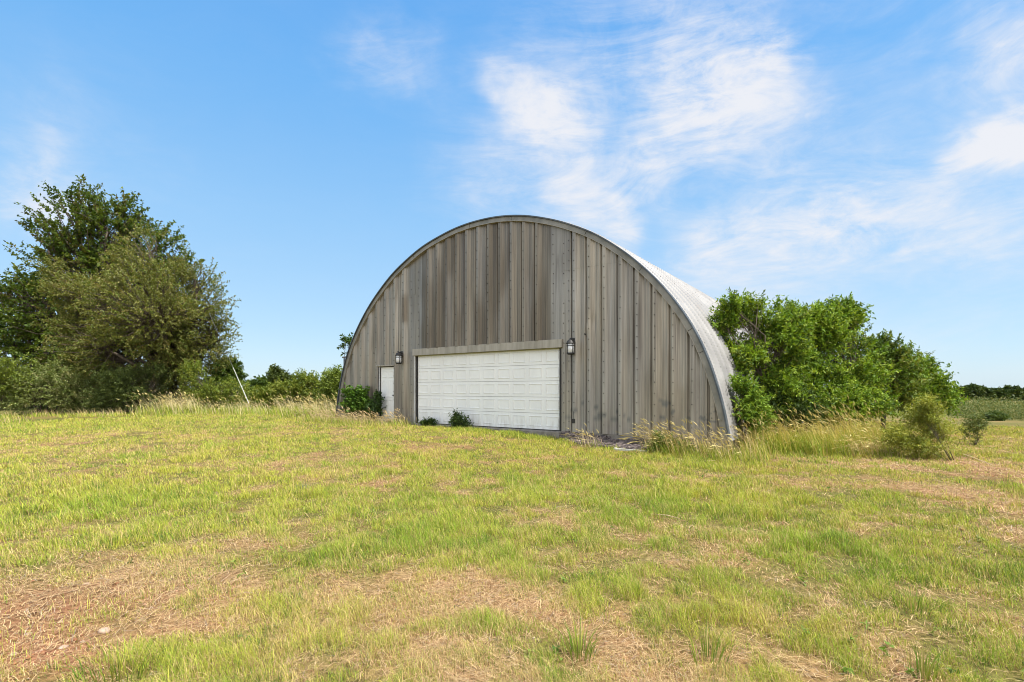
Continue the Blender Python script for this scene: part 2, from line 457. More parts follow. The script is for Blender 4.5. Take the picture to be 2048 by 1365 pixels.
def lawn_extras():
    # stubble: thin brown upright stems in the dry patches
    N = 16000; d = (np.sqrt(1.8) + rng.random(N) * (np.sqrt(14) - np.sqrt(1.8))) ** 2; th = (rng.random(N) - .5) * 2 * math.radians(52); x = d * np.sin(th); y = d * np.cos(th)
    soil, dry, lush = lawn(x, y); k = (rng.random(N) < .08 + .5 * dry) & ~in_building(x, y, .3); x, y, d = x[k], y[k], d[k]; n = len(x)
    c = np.array([(.30, .17, .08), (.42, .28, .13), (.24, .20, .06), (.52, .38, .18)])[rng.integers(0, 4, n)] * (.7 + .5 * rng.random((n, 1)))
    V, q, t, cc = blades(np.stack([x, y, gz(x, y) - .01], 1), rng.random(n) * 6.28, .05 + .11 * rng.random(n), .0026 * np.clip(d / 3.2, .8, 5) ** .7, np.clip(rng.normal(.2, .15, n), .02, .8), rng.random(n) * 6.28, c)
    tag(mesh('stubble', V, [q, t], M['straw'], None, cc), 'thin brown mown stems standing in the dry patches of the lawn', 'stubble', kind='stuff')
    # clods and pebbles in the bare soil
    N = 16000; d = (np.sqrt(1.9) + rng.random(N) * (np.sqrt(13) - np.sqrt(1.9))) ** 2; th = (rng.random(N) - .5) * 2 * math.radians(52); x = d * np.sin(th); y = d * np.cos(th)
    soil, dry, lush = lawn(x, y); k = (rng.random(N) < .02 + .8 * soil) & ~in_building(x, y, .5); x, y, d = x[k], y[k], d[k]; n = len(x)
    ico = np.array([(0, 0, 1), (.9, 0, .2), (.28, .85, .2), (-.73, .53, .2), (-.73, -.53, .2), (.28, -.85, .2), (0, 0, -.5)]); fc = np.array([(0, 1, 2), (0, 2, 3), (0, 3, 4), (0, 4, 5), (0, 5, 1), (6, 2, 1), (6, 3, 2), (6, 4, 3), (6, 5, 4), (6, 1, 5)])
    r = .004 + .016 * rng.random(n) ** 3; V = ico[None] * (.6 + .7 * rng.random((n, 7, 1))) * r[:, None, None] * np.array([1.2, 1, .75]); a = rng.random(n) * 6.28
    V = np.stack([V[..., 0] * np.cos(a)[:, None] - V[..., 1] * np.sin(a)[:, None], V[..., 0] * np.sin(a)[:, None] + V[..., 1] * np.cos(a)[:, None], V[..., 2]], -1) + np.stack([x, y, gz(x, y) + r * .3], 1)[:, None]
    c = np.array([(.42, .20, .10), (.34, .15, .08), (.50, .30, .18), (.55, .42, .30)])[rng.choice(4, n, p=[.4, .35, .17, .08])] * (.75 + .5 * rng.random((n, 1)))
    tag(mesh('clods', V.reshape(-1, 3), [(fc[None] + np.arange(n)[:, None, None] * 7).reshape(-1, 3)], M['straw'], None, np.repeat(c, 7, 0)), 'crumbled reddish clods and pebbles on the bare soil', 'clods', kind='stuff')
    # broadleaf weeds hugging the ground
    N = 9000; d = (np.sqrt(1.8) + rng.random(N) * (np.sqrt(16) - np.sqrt(1.8))) ** 2; th = (rng.random(N) - .5) * 2 * math.radians(52); x = d * np.sin(th); y = d * np.cos(th)
    w_ = patches([(1900, 1320, 170, 60, 1), (1500, 1290, 90, 30, .5), (270, 1120, 90, 20, .3), (1150, 900, 250, 14, .8), (1300, 945, 200, 20, .4), (640, 1290, 120, 40, .3)], x, y)
    k = (rng.random(N) < .015 + .35 * w_ * sm(.4, .65, fbm(x * 2.5, y * 2.5, 2))) & ~in_building(x, y, .2); x, y = x[k], y[k]; n = len(x)
    base = np.stack([x, y, gz(x, y) + .012], 1); dirs = unit(np.stack([rng.normal(size=n), rng.normal(size=n), np.full(n, .5)], 1))
    V, q, c = leaves(base, dirs, np.full(n, .07), 9, .038, .019, [(.10, .19, .03), (.16, .26, .04), (.24, .30, .06)], 0, .4)
    tag(mesh('broadleaf_weeds', V, [q], M['leaf'], None, c), 'small dark broadleaf weeds hugging the ground between the grass', 'weeds', kind='stuff')


GR = [(.14, .23, .03), (.22, .30, .04), (.34, .36, .06), (.50, .38, .16)]
TUFTS = [(1160, 1312, 90, .22, .09, .6, 'fan shaped grass tuft standing alone over a dark hollow near the bottom centre'),
         (1415, 1318, 60, .22, .10, .55, 'looser yellow green grass tuft right of the fan shaped tuft'),
         (1830, 1220, 80, .17, .14, .6, 'dark green grass tuft spreading in the straw at the right side of the lawn'),
         (1845, 1350, 60, .20, .08, .4, 'narrow upright grass tuft at the bottom edge near the right corner'),
         (245, 1345, 190, .15, .24, .65, 'wide dark green grass tuft at the bottom edge beside the red soil'),
         (610, 985, 40, .22, .12, .4, 'pale grey green weed tuft standing in the grass left of the building')]
for a in TUFTS:
    tuft('grass_tuft', a[0], a[1], a[2], a[3], a[4], GR if 'pale' not in a[6] else [(.3, .32, .22), (.22, .26, .14)], a[6], 'grass tuft', a[5])['group'] = 'grass tufts on the lawn'


# ------------------------------------------------------------------ tall grass
def tall_grass(name, quads, n, hr, label, green=.5, lean=.55, w0=.010, sigma=.25, gold=((.60, .44, .18), (.52, .42, .22), (.66, .52, .28)), head=True, hcol=(.56, .47, .20), hp=.55):
    """seeding stalks over green leaf blades; quads: ground regions ((x,y) pairs) in world space"""
    qs = np.array(quads, float); k = rng.integers(0, len(qs), n); u = rng.random((n, 1)); v = rng.random((n, 1)); q = qs[k]
    p = (q[:, 0] * (1 - u) + q[:, 1] * u) * (1 - v) + (q[:, 3] * (1 - u) + q[:, 2] * u) * v
    x, y = p[:, 0] + rng.normal(0, .12, n), p[:, 1] + rng.normal(0, .12, n)
    cl = fbm(x * 1.6, y * 1.6, 2); keep = (rng.random(n) < .25 + 1.3 * sm(.35, .62, cl)) & ~in_building(x, y, .03)
    x, y, cl = x[keep], y[keep], cl[keep]; n = len(x)
    isg = rng.random(n) < green
    h = (hr[0] + (hr[1] - hr[0]) * rng.random(n)) * (.6 + .8 * cl); h[isg] *= .55
    P = np.stack([x, y, gz(x, y) - .02], 1)
    la = math.pi + rng.normal(0, .55, n); la[isg] = np.where(rng.random(isg.sum()) < .5, rng.random(isg.sum()) * 6.28, la[isg])
    ln = np.clip(rng.normal(lean, sigma, n), .05, .97)
    gold = np.array(gold); grn = np.array([(.20, .30, .035), (.32, .38, .05), (.44, .43, .08)])
    col = np.where(isg[:, None], grn[rng.integers(0, 3, n)], gold[rng.integers(0, len(gold), n)]) * (.75 + .5 * rng.random((n, 1)))
    w = w0 * (.6 + .8 * rng.random(n)); w = np.where(isg, w * 1.25, w * .8)
    V, q4, t3, cc = blades(P, rng.random(n) * 6.28, h, w, ln, la, col)
    polys = [q4, t3]; allV = [V]; allC = [cc]; off = len(V)
    if head:
        s = ~isg & (rng.random(n) < hp); ns = int(s.sum()); tips = V.reshape(-1, 5, 3)[s]; tip = tips[:, 4]; dr = tip - (tips[:, 2] + tips[:, 3]) / 2
        dr /= np.linalg.norm(dr, axis=1)[:, None]
        for kk in range(2):
            a = rng.random(ns) * 6.28; sd = np.stack([np.cos(a), np.sin(a), rng.normal(0, .3, ns)], 1) * (w0 * 1.25)
            hl = (.10 + .10 * rng.random((ns, 1))); b0 = tip - dr * .05
            Vh = np.stack([b0, b0 + dr * hl * .45 + sd, b0 + dr * hl + np.array([-.03, 0, -.02]), b0 + dr * hl * .45 - sd], 1).reshape(-1, 3)
            i = off + np.arange(ns)[:, None] * 4 + np.arange(4); polys.append(i); allV.append(Vh); off += len(Vh)
            allC.append(np.repeat(np.array(hcol) * (.7 + .5 * rng.random((ns, 1))), 4, 0))
    V = np.concatenate(allV)
    tag(mesh(name, V, polys, M['grassblade'], None, np.concatenate(allC)), label, 'tall grass', kind='stuff')


def WQ(t0, t1, n0, n1):
    return [wall_xy(t0, n0), wall_xy(t1, n0), wall_xy(t1, n1), wall_xy(t0, n1)]


def PQ(*pp):
    """region given by photo columns and depths: (px, Y) pairs"""
    return [((px - CX) * Y / F, Y) for px, Y in pp]


tall_grass('tall_grass', [WQ(9.25, 10.9, -.85, -.1), WQ(8.9, 9.8, -.6, -.2), WQ(10.2, 11.6, -1.2, .1)], 2600, (.45, .85),
           'golden seeding tall grass against the right end of the front wall', .66, .6)
tall_grass('tall_grass', [PQ((1475, 12.3), (1600, 12.0), (1600, 14.0), (1490, 14.0)), PQ((1590, 11.9), (1700, 11.7), (1700, 14), (1590, 14)), PQ((1690, 12.2), (1790, 11.9), (1800, 13.5), (1690, 14))],
           9500, (.55, 1.15), 'wide bed of golden and green tall grass below the trees right of the building', .84, .6, gold=((.62, .47, .13), (.54, .45, .13), (.66, .53, .2)))
tall_grass('tall_grass', [PQ((1700, 11.6), (1890, 10.9), (1900, 12), (1720, 12.6))], 2200, (.3, .6),
           'flattened pale tall grass beside the leaning yellow green weed', .6, .8)
tall_grass('tall_grass', [PQ((270, 25.5), (420, 25), (430, 29), (270, 29)), PQ((330, 26), (400, 26), (400, 28), (330, 28))], 3000, (.5, 1.15),
           'tall pale grass in front of the olive tree', .70, .5, .018, gold=((.60, .50, .27), (.66, .56, .33), (.5, .44, .22)))
tall_grass('tall_grass', [PQ((420, 25), (560, 24), (570, 28), (420, 29)), PQ((560, 23), (690, 21.6), (690, 25), (560, 27)), PQ((600, 23), (680, 22.4), (680, 24), (600, 25))], 6500, (.45, 1.0),
           'tall pale grass between the olive tree and the left end of the building', .82, .5, .017, gold=((.60, .50, .27), (.66, .56, .33), (.5, .44, .22)))
tall_grass('tall_grass', [WQ(-4.9, -2.0, -1.6, -.2), WQ(-2.4, .1, -1.3, -.15)], 3200, (.3, .62),
           'brownish seeding grass along the wall below the small entry door', .62, .6, .012, gold=((.50, .40, .20), (.56, .46, .24), (.43, .35, .17)), hcol=(.54, .42, .23))
tall_grass('tall_grass', [PQ((-60, 26), (120, 26), (120, 28), (-60, 28)), PQ((120, 25), (280, 25), (280, 26.5), (120, 26.5)), PQ((-160, 21), (60, 21), (60, 26), (-160, 26))], 4200, (.2, .5),
           'low bright green grass fringe under the olive grey shrubs at the left', .8, .5, .018, head=False)
tall_grass('tall_grass', [WQ(7.15, 7.75, -.75, -.35)], 170, (.35, .6), 'small clump of buff seeding grass before the wall right of the big door', .35, .62, .009,
           gold=((.62, .50, .36), (.55, .45, .33)))
tall_grass('tall_grass', [WQ(2.6, 6.9, -1.0, -.12)], 4200, (.14, .34), 'lush bright green grass along the foot of the garage door', 1.0, .5, .010, head=False)


# ------------------------------------------------------------------ plants
def unit(v):
    return v / (np.linalg.norm(v, axis=1)[:, None] + 1e-9)


def leaves(base, dirs, L, nl, ll, lw, pal, droop=.15, jitter=.5):
    """leaf quads along twigs: base (m,3) dirs (m,3) L (m,)"""
    m = len(base); s = np.tile((np.arange(nl) + .5) / nl, (m, 1)) + rng.normal(0, .05, (m, nl))
    p = base[:, None] + dirs[:, None] * (L[:, None] * s)[..., None]
    p[..., 2] -= droop * L[:, None] * s ** 2
    p = p.reshape(-1, 3); d = np.repeat(dirs, nl, 0); n = len(p)
    rnd = unit(rng.normal(size=(n, 3))); ax = unit(d * .5 + rnd * .9 + np.array([-.12, 0, -.10]))
    nor = unit(rng.normal(size=(n, 3)) * jitter + np.array([0, 0, .8])); sd = unit(np.cross(ax, nor))
    l = ll * (.6 + .8 * rng.random(n))[:, None]; w = lw * (.6 + .8 * rng.random(n))[:, None]
    up = unit(np.cross(sd, ax))
    V = np.stack([p, p + ax * l * .45 + sd * w * .5 + up * w * .12, p + ax * l - up * l * .12, p + ax * l * .45 - sd * w * .5 + up * w * .12], 1)
    pal = np.array(pal, float); tw = np.repeat(rng.random(m), nl)
    k = np.clip((tw * .75 + rng.random(n) * .25) * len(pal), 0, len(pal) - .01).astype(int)
    c = pal[k] * (.82 + .36 * rng.random((n, 1)))
    return V.reshape(-1, 3), np.arange(n * 4).reshape(-1, 4), np.repeat(c, 4, 0)


def plant(name, base, lobes, ns, nl, ll, lw, pal, label, cat, trunk_r=.12, sprig=(.35, .8), wind=(-.25, 0, .0), group=None, up=.45, gap=.42, gscale=1.1, stems=1, parts=('trunk', 'crown'), tube_every=3, hollow=2.2, droop=.15, jitter=.5, lift=0):
    """tree or shrub: lobes = (centre, radii) of the crown in world space, twigs with leaves spread through them"""
    base = np.array(base, float); cs = np.array([l[0] for l in lobes]); rs = np.array([l[1] for l in lobes])
    vol = (rs.prod(1)) ** (.72); k = rng.choice(len(lobes), ns * 4, p=vol / vol.sum())
    dv = unit(rng.normal(size=(ns * 4, 3))); rad = rng.random(ns * 4) ** (1 / hollow)
    p = cs[k] + dv * rs[k] * rad[:, None]
    p = p + (np.stack([vnoise3(p / gscale * 1.3 + o) for o in (3.1, 11.7, 23.3)], 1) - .5) * rs[k].mean(1)[:, None] * .35
    g = vnoise3(p / gscale + 5.5) * .72 + vnoise3(p / gscale * 2.3 + 1.5) * .28
    ok = (g > gap + rng.normal(0, .03, len(g))) & (p[:, 2] > gz(p[:, 0], p[:, 1]) + .05) & ~((to_wall(p[:, 0], p[:, 1])[1] > -.15) & (np.hypot(to_wall(p[:, 0], p[:, 1])[0] - TC, p[:, 2] - HC) < R + .1) & (to_wall(p[:, 0], p[:, 1])[1] < LEN))
    p, k, dv, rad = p[ok][:ns], k[ok][:ns], dv[ok][:ns], rad[ok][:ns]; m = len(p)
    cen = cs.mean(0); out = unit(p - cen)
    d = unit(dv * .55 * rad[:, None] + out * .35 + np.array([0, 0, up]) + np.array(wind) + rng.normal(size=(m, 3)) * .33)
    L = sprig[0] + (sprig[1] - sprig[0]) * rng.random(m)
    V, q, c = leaves(p, d, L, nl, ll, lw, pal, droop, jitter)
    e = empty(name, base, 0, label, cat, group)
    mesh(parts[1], V - base, [q], M['leaf'], e, c)
    b = MB(); O = Vector(base)
    top = cs[:, 2].max(); hub = base + (cen - base) * .55 if stems == 1 else base
    starts = []
    if stems == 1:
        pts = [base - np.array([0, 0, .1]), base + (hub - base) * .5 + np.array([.05, 0, 0]) * trunk_r, hub]
        b.tube([Vector(x) - O for x in pts], [trunk_r * 1.2, trunk_r * .95, trunk_r * .75], 9)
        starts = [hub]
    for i, cc in enumerate(cs):
        if stems == 1: s0 = base + (hub - base) * (.45 + .55 * random.random())
        else: s0 = base + np.array([random.uniform(-1, 1), random.uniform(-1, 1), 0]) * trunk_r * 2.5 + np.array([0, 0, -.06])
        mid = (s0 + cc) / 2 + rng.normal(0, .08, 3) * np.linalg.norm(cc - s0) + np.array([0, 0, .06]) * np.linalg.norm(cc - s0)
        b.tube([Vector(x) - O for x in (s0, mid, cc)], [trunk_r * (.55 if stems == 1 else .8), trunk_r * .36, trunk_r * .16], 7)
        idx = np.where(k == i)[0][::tube_every]
        for j in idx:
            a0 = mid + (cc - mid) * random.random(); e1 = p[j]; mm = (a0 + e1) / 2 + rng.normal(0, .06, 3) * np.linalg.norm(e1 - a0)
            b.tube([Vector(x) - O for x in (a0, mm, e1, e1 + d[j] * L[j] * .7)], [trunk_r * .13, trunk_r * .09, trunk_r * .055, trunk_r * .02], 4, False)
    b.build(parts[0], M['bark'], e, True)
    return e


def LB(Y, *ls):
    """lobes from photo columns/rows/radii at depth Y (+ optional depth offset)"""
    out = []
    for l in ls:
        y = Y + (l[4] if len(l) > 4 else 0); s = y / F
        out.append((pt(l[0], l[1], y), np.array([l[2] * s, (l[2] + l[3]) * .5 * s, l[3] * s])))
    return out


def foot(px, Y):
    x = (px - CX) * Y / F
    return (x, Y, float(gz(x, Y)))


DARK = [(0.0437, 0.078, 0.0113), (0.0624, 0.104, 0.0137), (0.0874, 0.1333, 0.0156), (0.131, 0.1755, 0.0218), (0.1061, 0.0975, 0.025)]
OLIVE = [(0.1317, 0.1463, 0.0341), (0.1756, 0.1902, 0.0477), (0.2268, 0.2268, 0.0614), (0.1463, 0.1902, 0.0375), (0.2341, 0.1975, 0.0648)]
ELM = [(0.1004, 0.1832, 0.0171), (0.1473, 0.2519, 0.0218), (0.2076, 0.3129, 0.0273), (0.2679, 0.351, 0.0389), (0.067, 0.1298, 0.0156), (0.1809, 0.2214, 0.0389)]
GREY = [(0.1904, 0.2333, 0.0713), (0.2484, 0.2851, 0.103), (0.1573, 0.216, 0.0554), (0.2981, 0.2938, 0.1267)]
BUSH = [(0.135, 0.189, 0.027), (0.18, 0.243, 0.036), (0.252, 0.279, 0.045), (0.099, 0.144, 0.0226)]

# left group -------------------------------------------------------
plant('tall_tree', foot(135, 35), LB(35, (150, 440, 55, 50), (175, 405, 28, 32), (215, 455, 70, 45), (265, 455, 45, 45), (320, 490, 42, 30), (120, 505, 65, 55), (190, 520, 100, 60), (95, 475, 45, 22), (50, 600, 50, 55), (30, 690, 70, 60), (100, 640, 85, 80), (150, 720, 110, 70), (70, 570, 55, 30), (260, 520, 80, 50), (360, 545, 50, 35, 2), (5, 590, 30, 30), (-50, 660, 50, 60), (230, 620, 110, 90, 3), (80, 760, 90, 50, 1), (200, 770, 110, 45, 1), (20, 760, 70, 50, 2)),
      3900, 24, .19, .11, DARK, 'tall dark green tree with ragged top behind the olive tree at the left', 'tree', .28, (.5, 1.3), (-.12, 0, .1), up=.4, gap=.42, gscale=1.3, jitter=.7)
plant('broad_tree', foot(372, 30), LB(30, (285, 580, 100, 75), (220, 590, 80, 65), (350, 590, 75, 60), (400, 620, 55, 55), (300, 510, 65, 42), (170, 600, 60, 60), (250, 660, 110, 65), (345, 680, 90, 60), (150, 650, 50, 45), (420, 665, 42, 42), (225, 720, 75, 45), (300, 740, 75, 45), (120, 560, 40, 40), (390, 560, 40, 25), (375, 725, 45, 30), (300, 620, 110, 80, -2), (200, 690, 80, 60, -1), (330, 770, 60, 30), (250, 780, 70, 30), (180, 760, 60, 35), (340, 745, 60, 40), (290, 690, 110, 60, 1), (400, 705, 50, 40)),
      6200, 26, .125, .06, OLIVE, 'broad olive green tree in front of the taller dark tree', 'tree', .20, (.45, 1.0), (-.3, 0, 0), up=.3, gap=.44, gscale=1.25)
plant('shrub', foot(90, 28), LB(28, (40, 780, 50, 32), (95, 775, 60, 40), (150, 785, 50, 36), (60, 805, 80, 22), (110, 755, 40, 20), (175, 800, 60, 22)), 1300, 24, .11, .05, GREY,
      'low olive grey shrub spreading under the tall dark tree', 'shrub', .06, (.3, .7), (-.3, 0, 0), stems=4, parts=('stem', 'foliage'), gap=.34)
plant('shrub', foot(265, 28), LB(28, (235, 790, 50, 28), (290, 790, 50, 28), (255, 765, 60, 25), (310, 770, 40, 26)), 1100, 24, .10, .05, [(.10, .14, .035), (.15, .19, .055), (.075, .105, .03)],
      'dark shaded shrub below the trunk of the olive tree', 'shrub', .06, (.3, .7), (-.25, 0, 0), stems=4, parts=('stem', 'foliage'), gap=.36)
plant('shrub', foot(-10, 27), LB(27, (-20, 745, 40, 32), (15, 735, 35, 25), (0, 765, 50, 25)), 420, 22, .12, .05, [(.16, .21, .03), (.2, .25, .04), (.13, .18, .03)],
      'bright yellow green shrub cut by the left edge of the picture', 'shrub', .06, (.3, .7), (-.3, 0, 0), stems=4, parts=('stem', 'foliage'), gap=.34)
plant('shrub', foot(420, 28), LB(28, (395, 765, 28, 30), (385, 745, 18, 20), (420, 785, 40, 22), (460, 785, 35, 20), (440, 800, 45, 14)), 750, 20, .10, .045, BUSH,
      'light green bush between the olive tree and the white guy wire sleeve', 'shrub', .05, (.25, .6), (-.2, 0, .1), stems=4, parts=('stem', 'foliage'), gap=.35)
for bp, lobs, pal, lab in (
        (540, ((520, 798, 30, 14), (555, 800, 35, 16)), BUSH, 'low green bush right of the white guy wire sleeve'),
        (580, ((570, 780, 28, 22), (600, 775, 22, 20), (590, 795, 40, 16)), BUSH, 'yellowish round bush below the windswept far tree'),
        (640, ((625, 775, 26, 20), (650, 778, 25, 24), (640, 795, 35, 16), (612, 760, 12, 12)), BUSH, 'leafy green bush between the round yellowish bush and the building'),
        (680, ((672, 770, 16, 24), (684, 785, 14, 26), (668, 795, 20, 18)), [(.16, .22, .035), (.2, .26, .045), (.12, .17, .03)], 'bright upright bush touching the left end of the building')):
    plant('bush', foot(bp, 32 if bp < 660 else 27), LB(32 if bp < 660 else 27, *lobs), 700, 20, .12, .055, pal, lab, 'bush', .05, (.3, .7), (-.2, 0, .1), 'bushes left of the building', stems=4, parts=('stem', 'foliage'), gap=.28)
plant('far_tree', foot(452, 75), LB(75, (452, 745, 20, 17), (438, 757, 14, 12), (468, 757, 13, 13), (455, 735, 16, 9), (430, 768, 10, 8), (470, 765, 9, 7)), 420, 22, .36, .22, DARK[:3],
      'small round dark oak standing in the field behind the guy wire', 'tree', .3, (.8, 1.6), (0, 0, 0), gap=.36, gscale=3, up=.2)
plant('far_tree', foot(516, 120), LB(120, (508, 775, 9, 7), (520, 772, 10, 9), (535, 774, 12, 8)), 300, 20, .6, .4, DARK[:3],
      'low dark far tree on the skyline left of the windswept one', 'tree', .3, (1, 2), (0, 0, 0), gap=.3, gscale=4)
plant('far_tree', foot(565, 90), LB(90, (553, 752, 9, 7), (562, 758, 12, 8), (572, 765, 12, 8), (580, 768, 9, 6), (556, 744, 5, 4)), 300, 20, .42, .26, [(.06, .09, .02), (.09, .12, .03)],
      'windswept far tree leaning left above the yellowish bush', 'tree', .25, (.8, 1.6), (-.5, 0, .2), gap=.32, gscale=3)
plant('sapling', (*wall_xy(-5.3, 1.0), float(gz(*wall_xy(-5.3, 1.0)))), LB(22.0, (697, 688, 12, 11), (700, 705, 9, 10), (692, 684, 7, 5)), 34, 12, .13, .06, [(.05, .10, .02), (.08, .13, .03)],
      'thin leafy sapling peeking out behind the left curve of the building', 'sapling', .03, (.2, .4), (-.2, 0, 0), gap=.1, parts=('stem', 'foliage'), tube_every=2)

# right row ---------------------------------------------------------
plant('small_tree', foot(1545, 14.6), LB(14.4, (1500, 650, 42, 40), (1516, 612, 22, 24), (1478, 640, 30, 28), (1475, 695, 36, 36), (1540, 690, 48, 48), (1558, 640, 30, 30), (1452, 655, 24, 18), (1470, 620, 18, 16), (1575, 665, 30, 40), (1510, 735, 45, 35), (1570, 745, 40, 40), (1550, 790, 50, 30)),
      1500, 22, .105, .042, ELM, 'leafy small tree leaning over the roof at its near right edge', 'tree', .045, (.28, .62), (-.15, 0, .1), 'trees along the right side of the building', gap=.50, gscale=.6, tube_every=4)
plant('small_tree', foot(1612, 16), LB(16, (1610, 650, 35, 34), (1625, 700, 50, 45), (1595, 690, 38, 38), (1640, 750, 50, 42), (1600, 760, 50, 45), (1636, 648, 22, 24), (1588, 632, 22, 18), (1655, 690, 32, 40)),
      1050, 24, .11, .045, ELM, 'second small tree of the row with a lower rounded top', 'tree', .05, (.3, .65), (-.15, 0, .1), 'trees along the right side of the building', gap=.495, gscale=.6, tube_every=4)
plant('small_tree', foot(1690, 17.5), LB(17.5, (1690, 646, 32, 28), (1660, 645, 26, 26), (1690, 682, 42, 40), (1670, 710, 45, 45), (1712, 732, 44, 45), (1690, 770, 55, 40), (1702, 624, 16, 14), (1716, 690, 28, 34)),
      1100, 24, .115, .047, ELM, 'tallest middle tree of the row right of the building', 'tree', .06, (.3, .7), (-.12, 0, .12), 'trees along the right side of the building', gap=.49, gscale=.65, tube_every=4)
plant('small_tree', foot(1765, 19), LB(19, (1760, 706, 30, 26), (1780, 740, 40, 38), (1740, 760, 40, 40), (1800, 738, 28, 26), (1800, 780, 40, 32), (1750, 800, 50, 25)),
      900, 24, .12, .05, [(.08, .14, .018), (.11, .18, .022), (.15, .20, .028), (.19, .21, .035)], 'yellowish tree sloping down behind the tallest tree of the row', 'tree', .08, (.3, .7), (-.2, 0, .05), 'trees along the right side of the building', gap=.47, gscale=.65, tube_every=4)
plant('small_tree', foot(1840, 21), LB(21, (1826, 748, 28, 24), (1858, 760, 26, 26), (1825, 775, 36, 28), (1860, 790, 36, 24), (1848, 738, 12, 11), (1885, 790, 18, 20)),
      750, 22, .13, .055, ELM, 'last low tree at the far right end of the row', 'tree', .07, (.3, .7), (-.2, 0, .05), 'trees along the right side of the building', gap=.40, gscale=.9, tube_every=4)
plant('shrub', foot(1485, 12.75), LB(12.75, (1480, 790, 22, 22), (1492, 815, 28, 26), (1478, 830, 24, 22), (1500, 840, 26, 18), (1466, 775, 10, 10)), 420, 20, .085, .034, [(.14, .24, .02), (.19, .29, .03), (.10, .19, .02), (.23, .30, .04)],
      'bright lime green shrub at the right corner of the front wall', 'shrub', .03, (.2, .45), (-.1, 0, .2), stems=4, parts=('stem', 'foliage'), gap=.36, gscale=.5)
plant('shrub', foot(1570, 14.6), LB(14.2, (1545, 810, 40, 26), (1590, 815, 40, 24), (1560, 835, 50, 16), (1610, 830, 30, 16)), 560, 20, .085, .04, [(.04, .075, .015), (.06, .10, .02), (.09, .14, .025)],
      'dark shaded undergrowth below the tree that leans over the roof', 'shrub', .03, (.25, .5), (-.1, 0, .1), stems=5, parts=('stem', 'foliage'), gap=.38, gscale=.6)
plant('shrub', foot(1680, 15.2), LB(15.2, (1650, 815, 40, 26), (1700, 812, 45, 30), (1740, 818, 36, 24), (1670, 835, 50, 14)), 650, 20, .09, .042, ELM,
      'leafy green shrub filling the gap below the tallest middle tree', 'shrub', .03, (.25, .55), (-.15, 0, .1), stems=5, parts=('stem', 'foliage'), gap=.37, gscale=.6)
plant('weed_bush', foot(1908, 10.9), LB(11.2, (1845, 838, 26, 20), (1868, 860, 30, 28), (1826, 862, 28, 22), (1848, 884, 36, 18), (1880, 888, 20, 18), (1852, 816, 16, 12), (1872, 836, 18, 16), (1808, 880, 24, 14)), 640, 20, .07, .015, [(.25, .29, .04), (.33, .34, .06), (.19, .23, .035)],
      'yellow green feathery weed leaning left from its bare stems', 'weed', .009, (.18, .42), (-.35, 0, .15), stems=4, parts=('stem', 'foliage'), gap=.42, gscale=.35)
plant('weed_bush', foot(1948, 14.6), LB(14.6, (1952, 850, 12, 14), (1946, 866, 10, 13), (1960, 843, 10, 8)), 90, 16, .085, .022, [(.11, .15, .04), (.16, .19, .05)],
      'single narrow green weed standing on the dry ground at the far right', 'weed', .02, (.15, .35), (.15, 0, .2), stems=3, parts=('stem', 'foliage'), gap=.1, gscale=.5)
plant('weed_bush', foot(1990, 28), LB(28, (1985, 838, 10, 6), (1996, 839, 9, 6)), 160, 16, .13, .06, [(.07, .11, .03), (.1, .15, .035)],
      'round dark green bush in the weedy field near the right edge', 'bush', .03, (.2, .4), (0, 0, .2), stems=3, parts=('stem', 'foliage'), gap=.1, gscale=.5)

lawn_extras()

# by the wall ---------------------------------------------------------
wx, wy = wall_xy(-3.05, -.55)
plant('shrub', (wx, wy, float(gz(wx, wy))), LB(wy, (705, 795, 13, 14), (722, 798, 15, 16), (712, 815, 20, 14), (732, 810, 10, 14)), 330, 16, .10, .06, [(.07, .15, .02), (.10, .20, .028), (.14, .24, .035), (.05, .10, .02)],
      'round broad leaved green shrub left of the small entry door', 'shrub', .025, (.15, .32), (0, 0, .15), stems=4, parts=('stem', 'foliage'), gap=.28, gscale=.4)
wx, wy = wall_xy(-2.15, -.35)
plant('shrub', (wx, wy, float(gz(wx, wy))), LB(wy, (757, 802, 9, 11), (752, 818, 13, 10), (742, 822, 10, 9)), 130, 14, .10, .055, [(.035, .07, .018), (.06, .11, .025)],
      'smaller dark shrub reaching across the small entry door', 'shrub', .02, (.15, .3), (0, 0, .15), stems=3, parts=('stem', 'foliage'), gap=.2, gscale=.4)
wx, wy = wall_xy(.75, -.3)
plant('weed', (wx, wy, float(gz(wx, wy))), LB(wy, (852, 852, 9, 6), (868, 850, 8, 8), (860, 856, 16, 5)), 90, 12, .09, .035, [(.05, .09, .025), (.08, .13, .03)],
      'low dark weed at the left foot of the garage door', 'weed', .015, (.1, .25), (0, 0, .4), stems=3, parts=('stem', 'foliage'), gap=.1, gscale=.4)
wx, wy = wall_xy(2.1, -.35)
plant('weed', (wx, wy, float(gz(wx, wy))), LB(wy, (918, 848, 11, 10), (932, 846, 10, 10), (925, 856, 20, 7), (912, 838, 6, 6)), 150, 12, .09, .034, [(.045, .08, .025), (.07, .12, .03), (.1, .15, .04)],
      'larger dark weed growing against the middle of the garage door', 'weed', .015, (.1, .28), (0, 0, .4), stems=3, parts=('stem', 'foliage'), gap=.1, gscale=.4)
wx, wy = wall_xy(9.0, -.75)
plant('weed', (wx, wy, float(gz(wx, wy))), LB(wy, (1322, 888, 16, 9), (1345, 892, 18, 8), (1318, 880, 8, 6), (1360, 896, 20, 6)), 190, 12, .08, .028, [(.10, .17, .03), (.15, .23, .04), (.07, .12, .03)],
      'leafy green weed right of the pale vent panel', 'weed', .015, (.1, .28), (0, 0, .4), stems=3, parts=('stem', 'foliage'), gap=.1, gscale=.4)

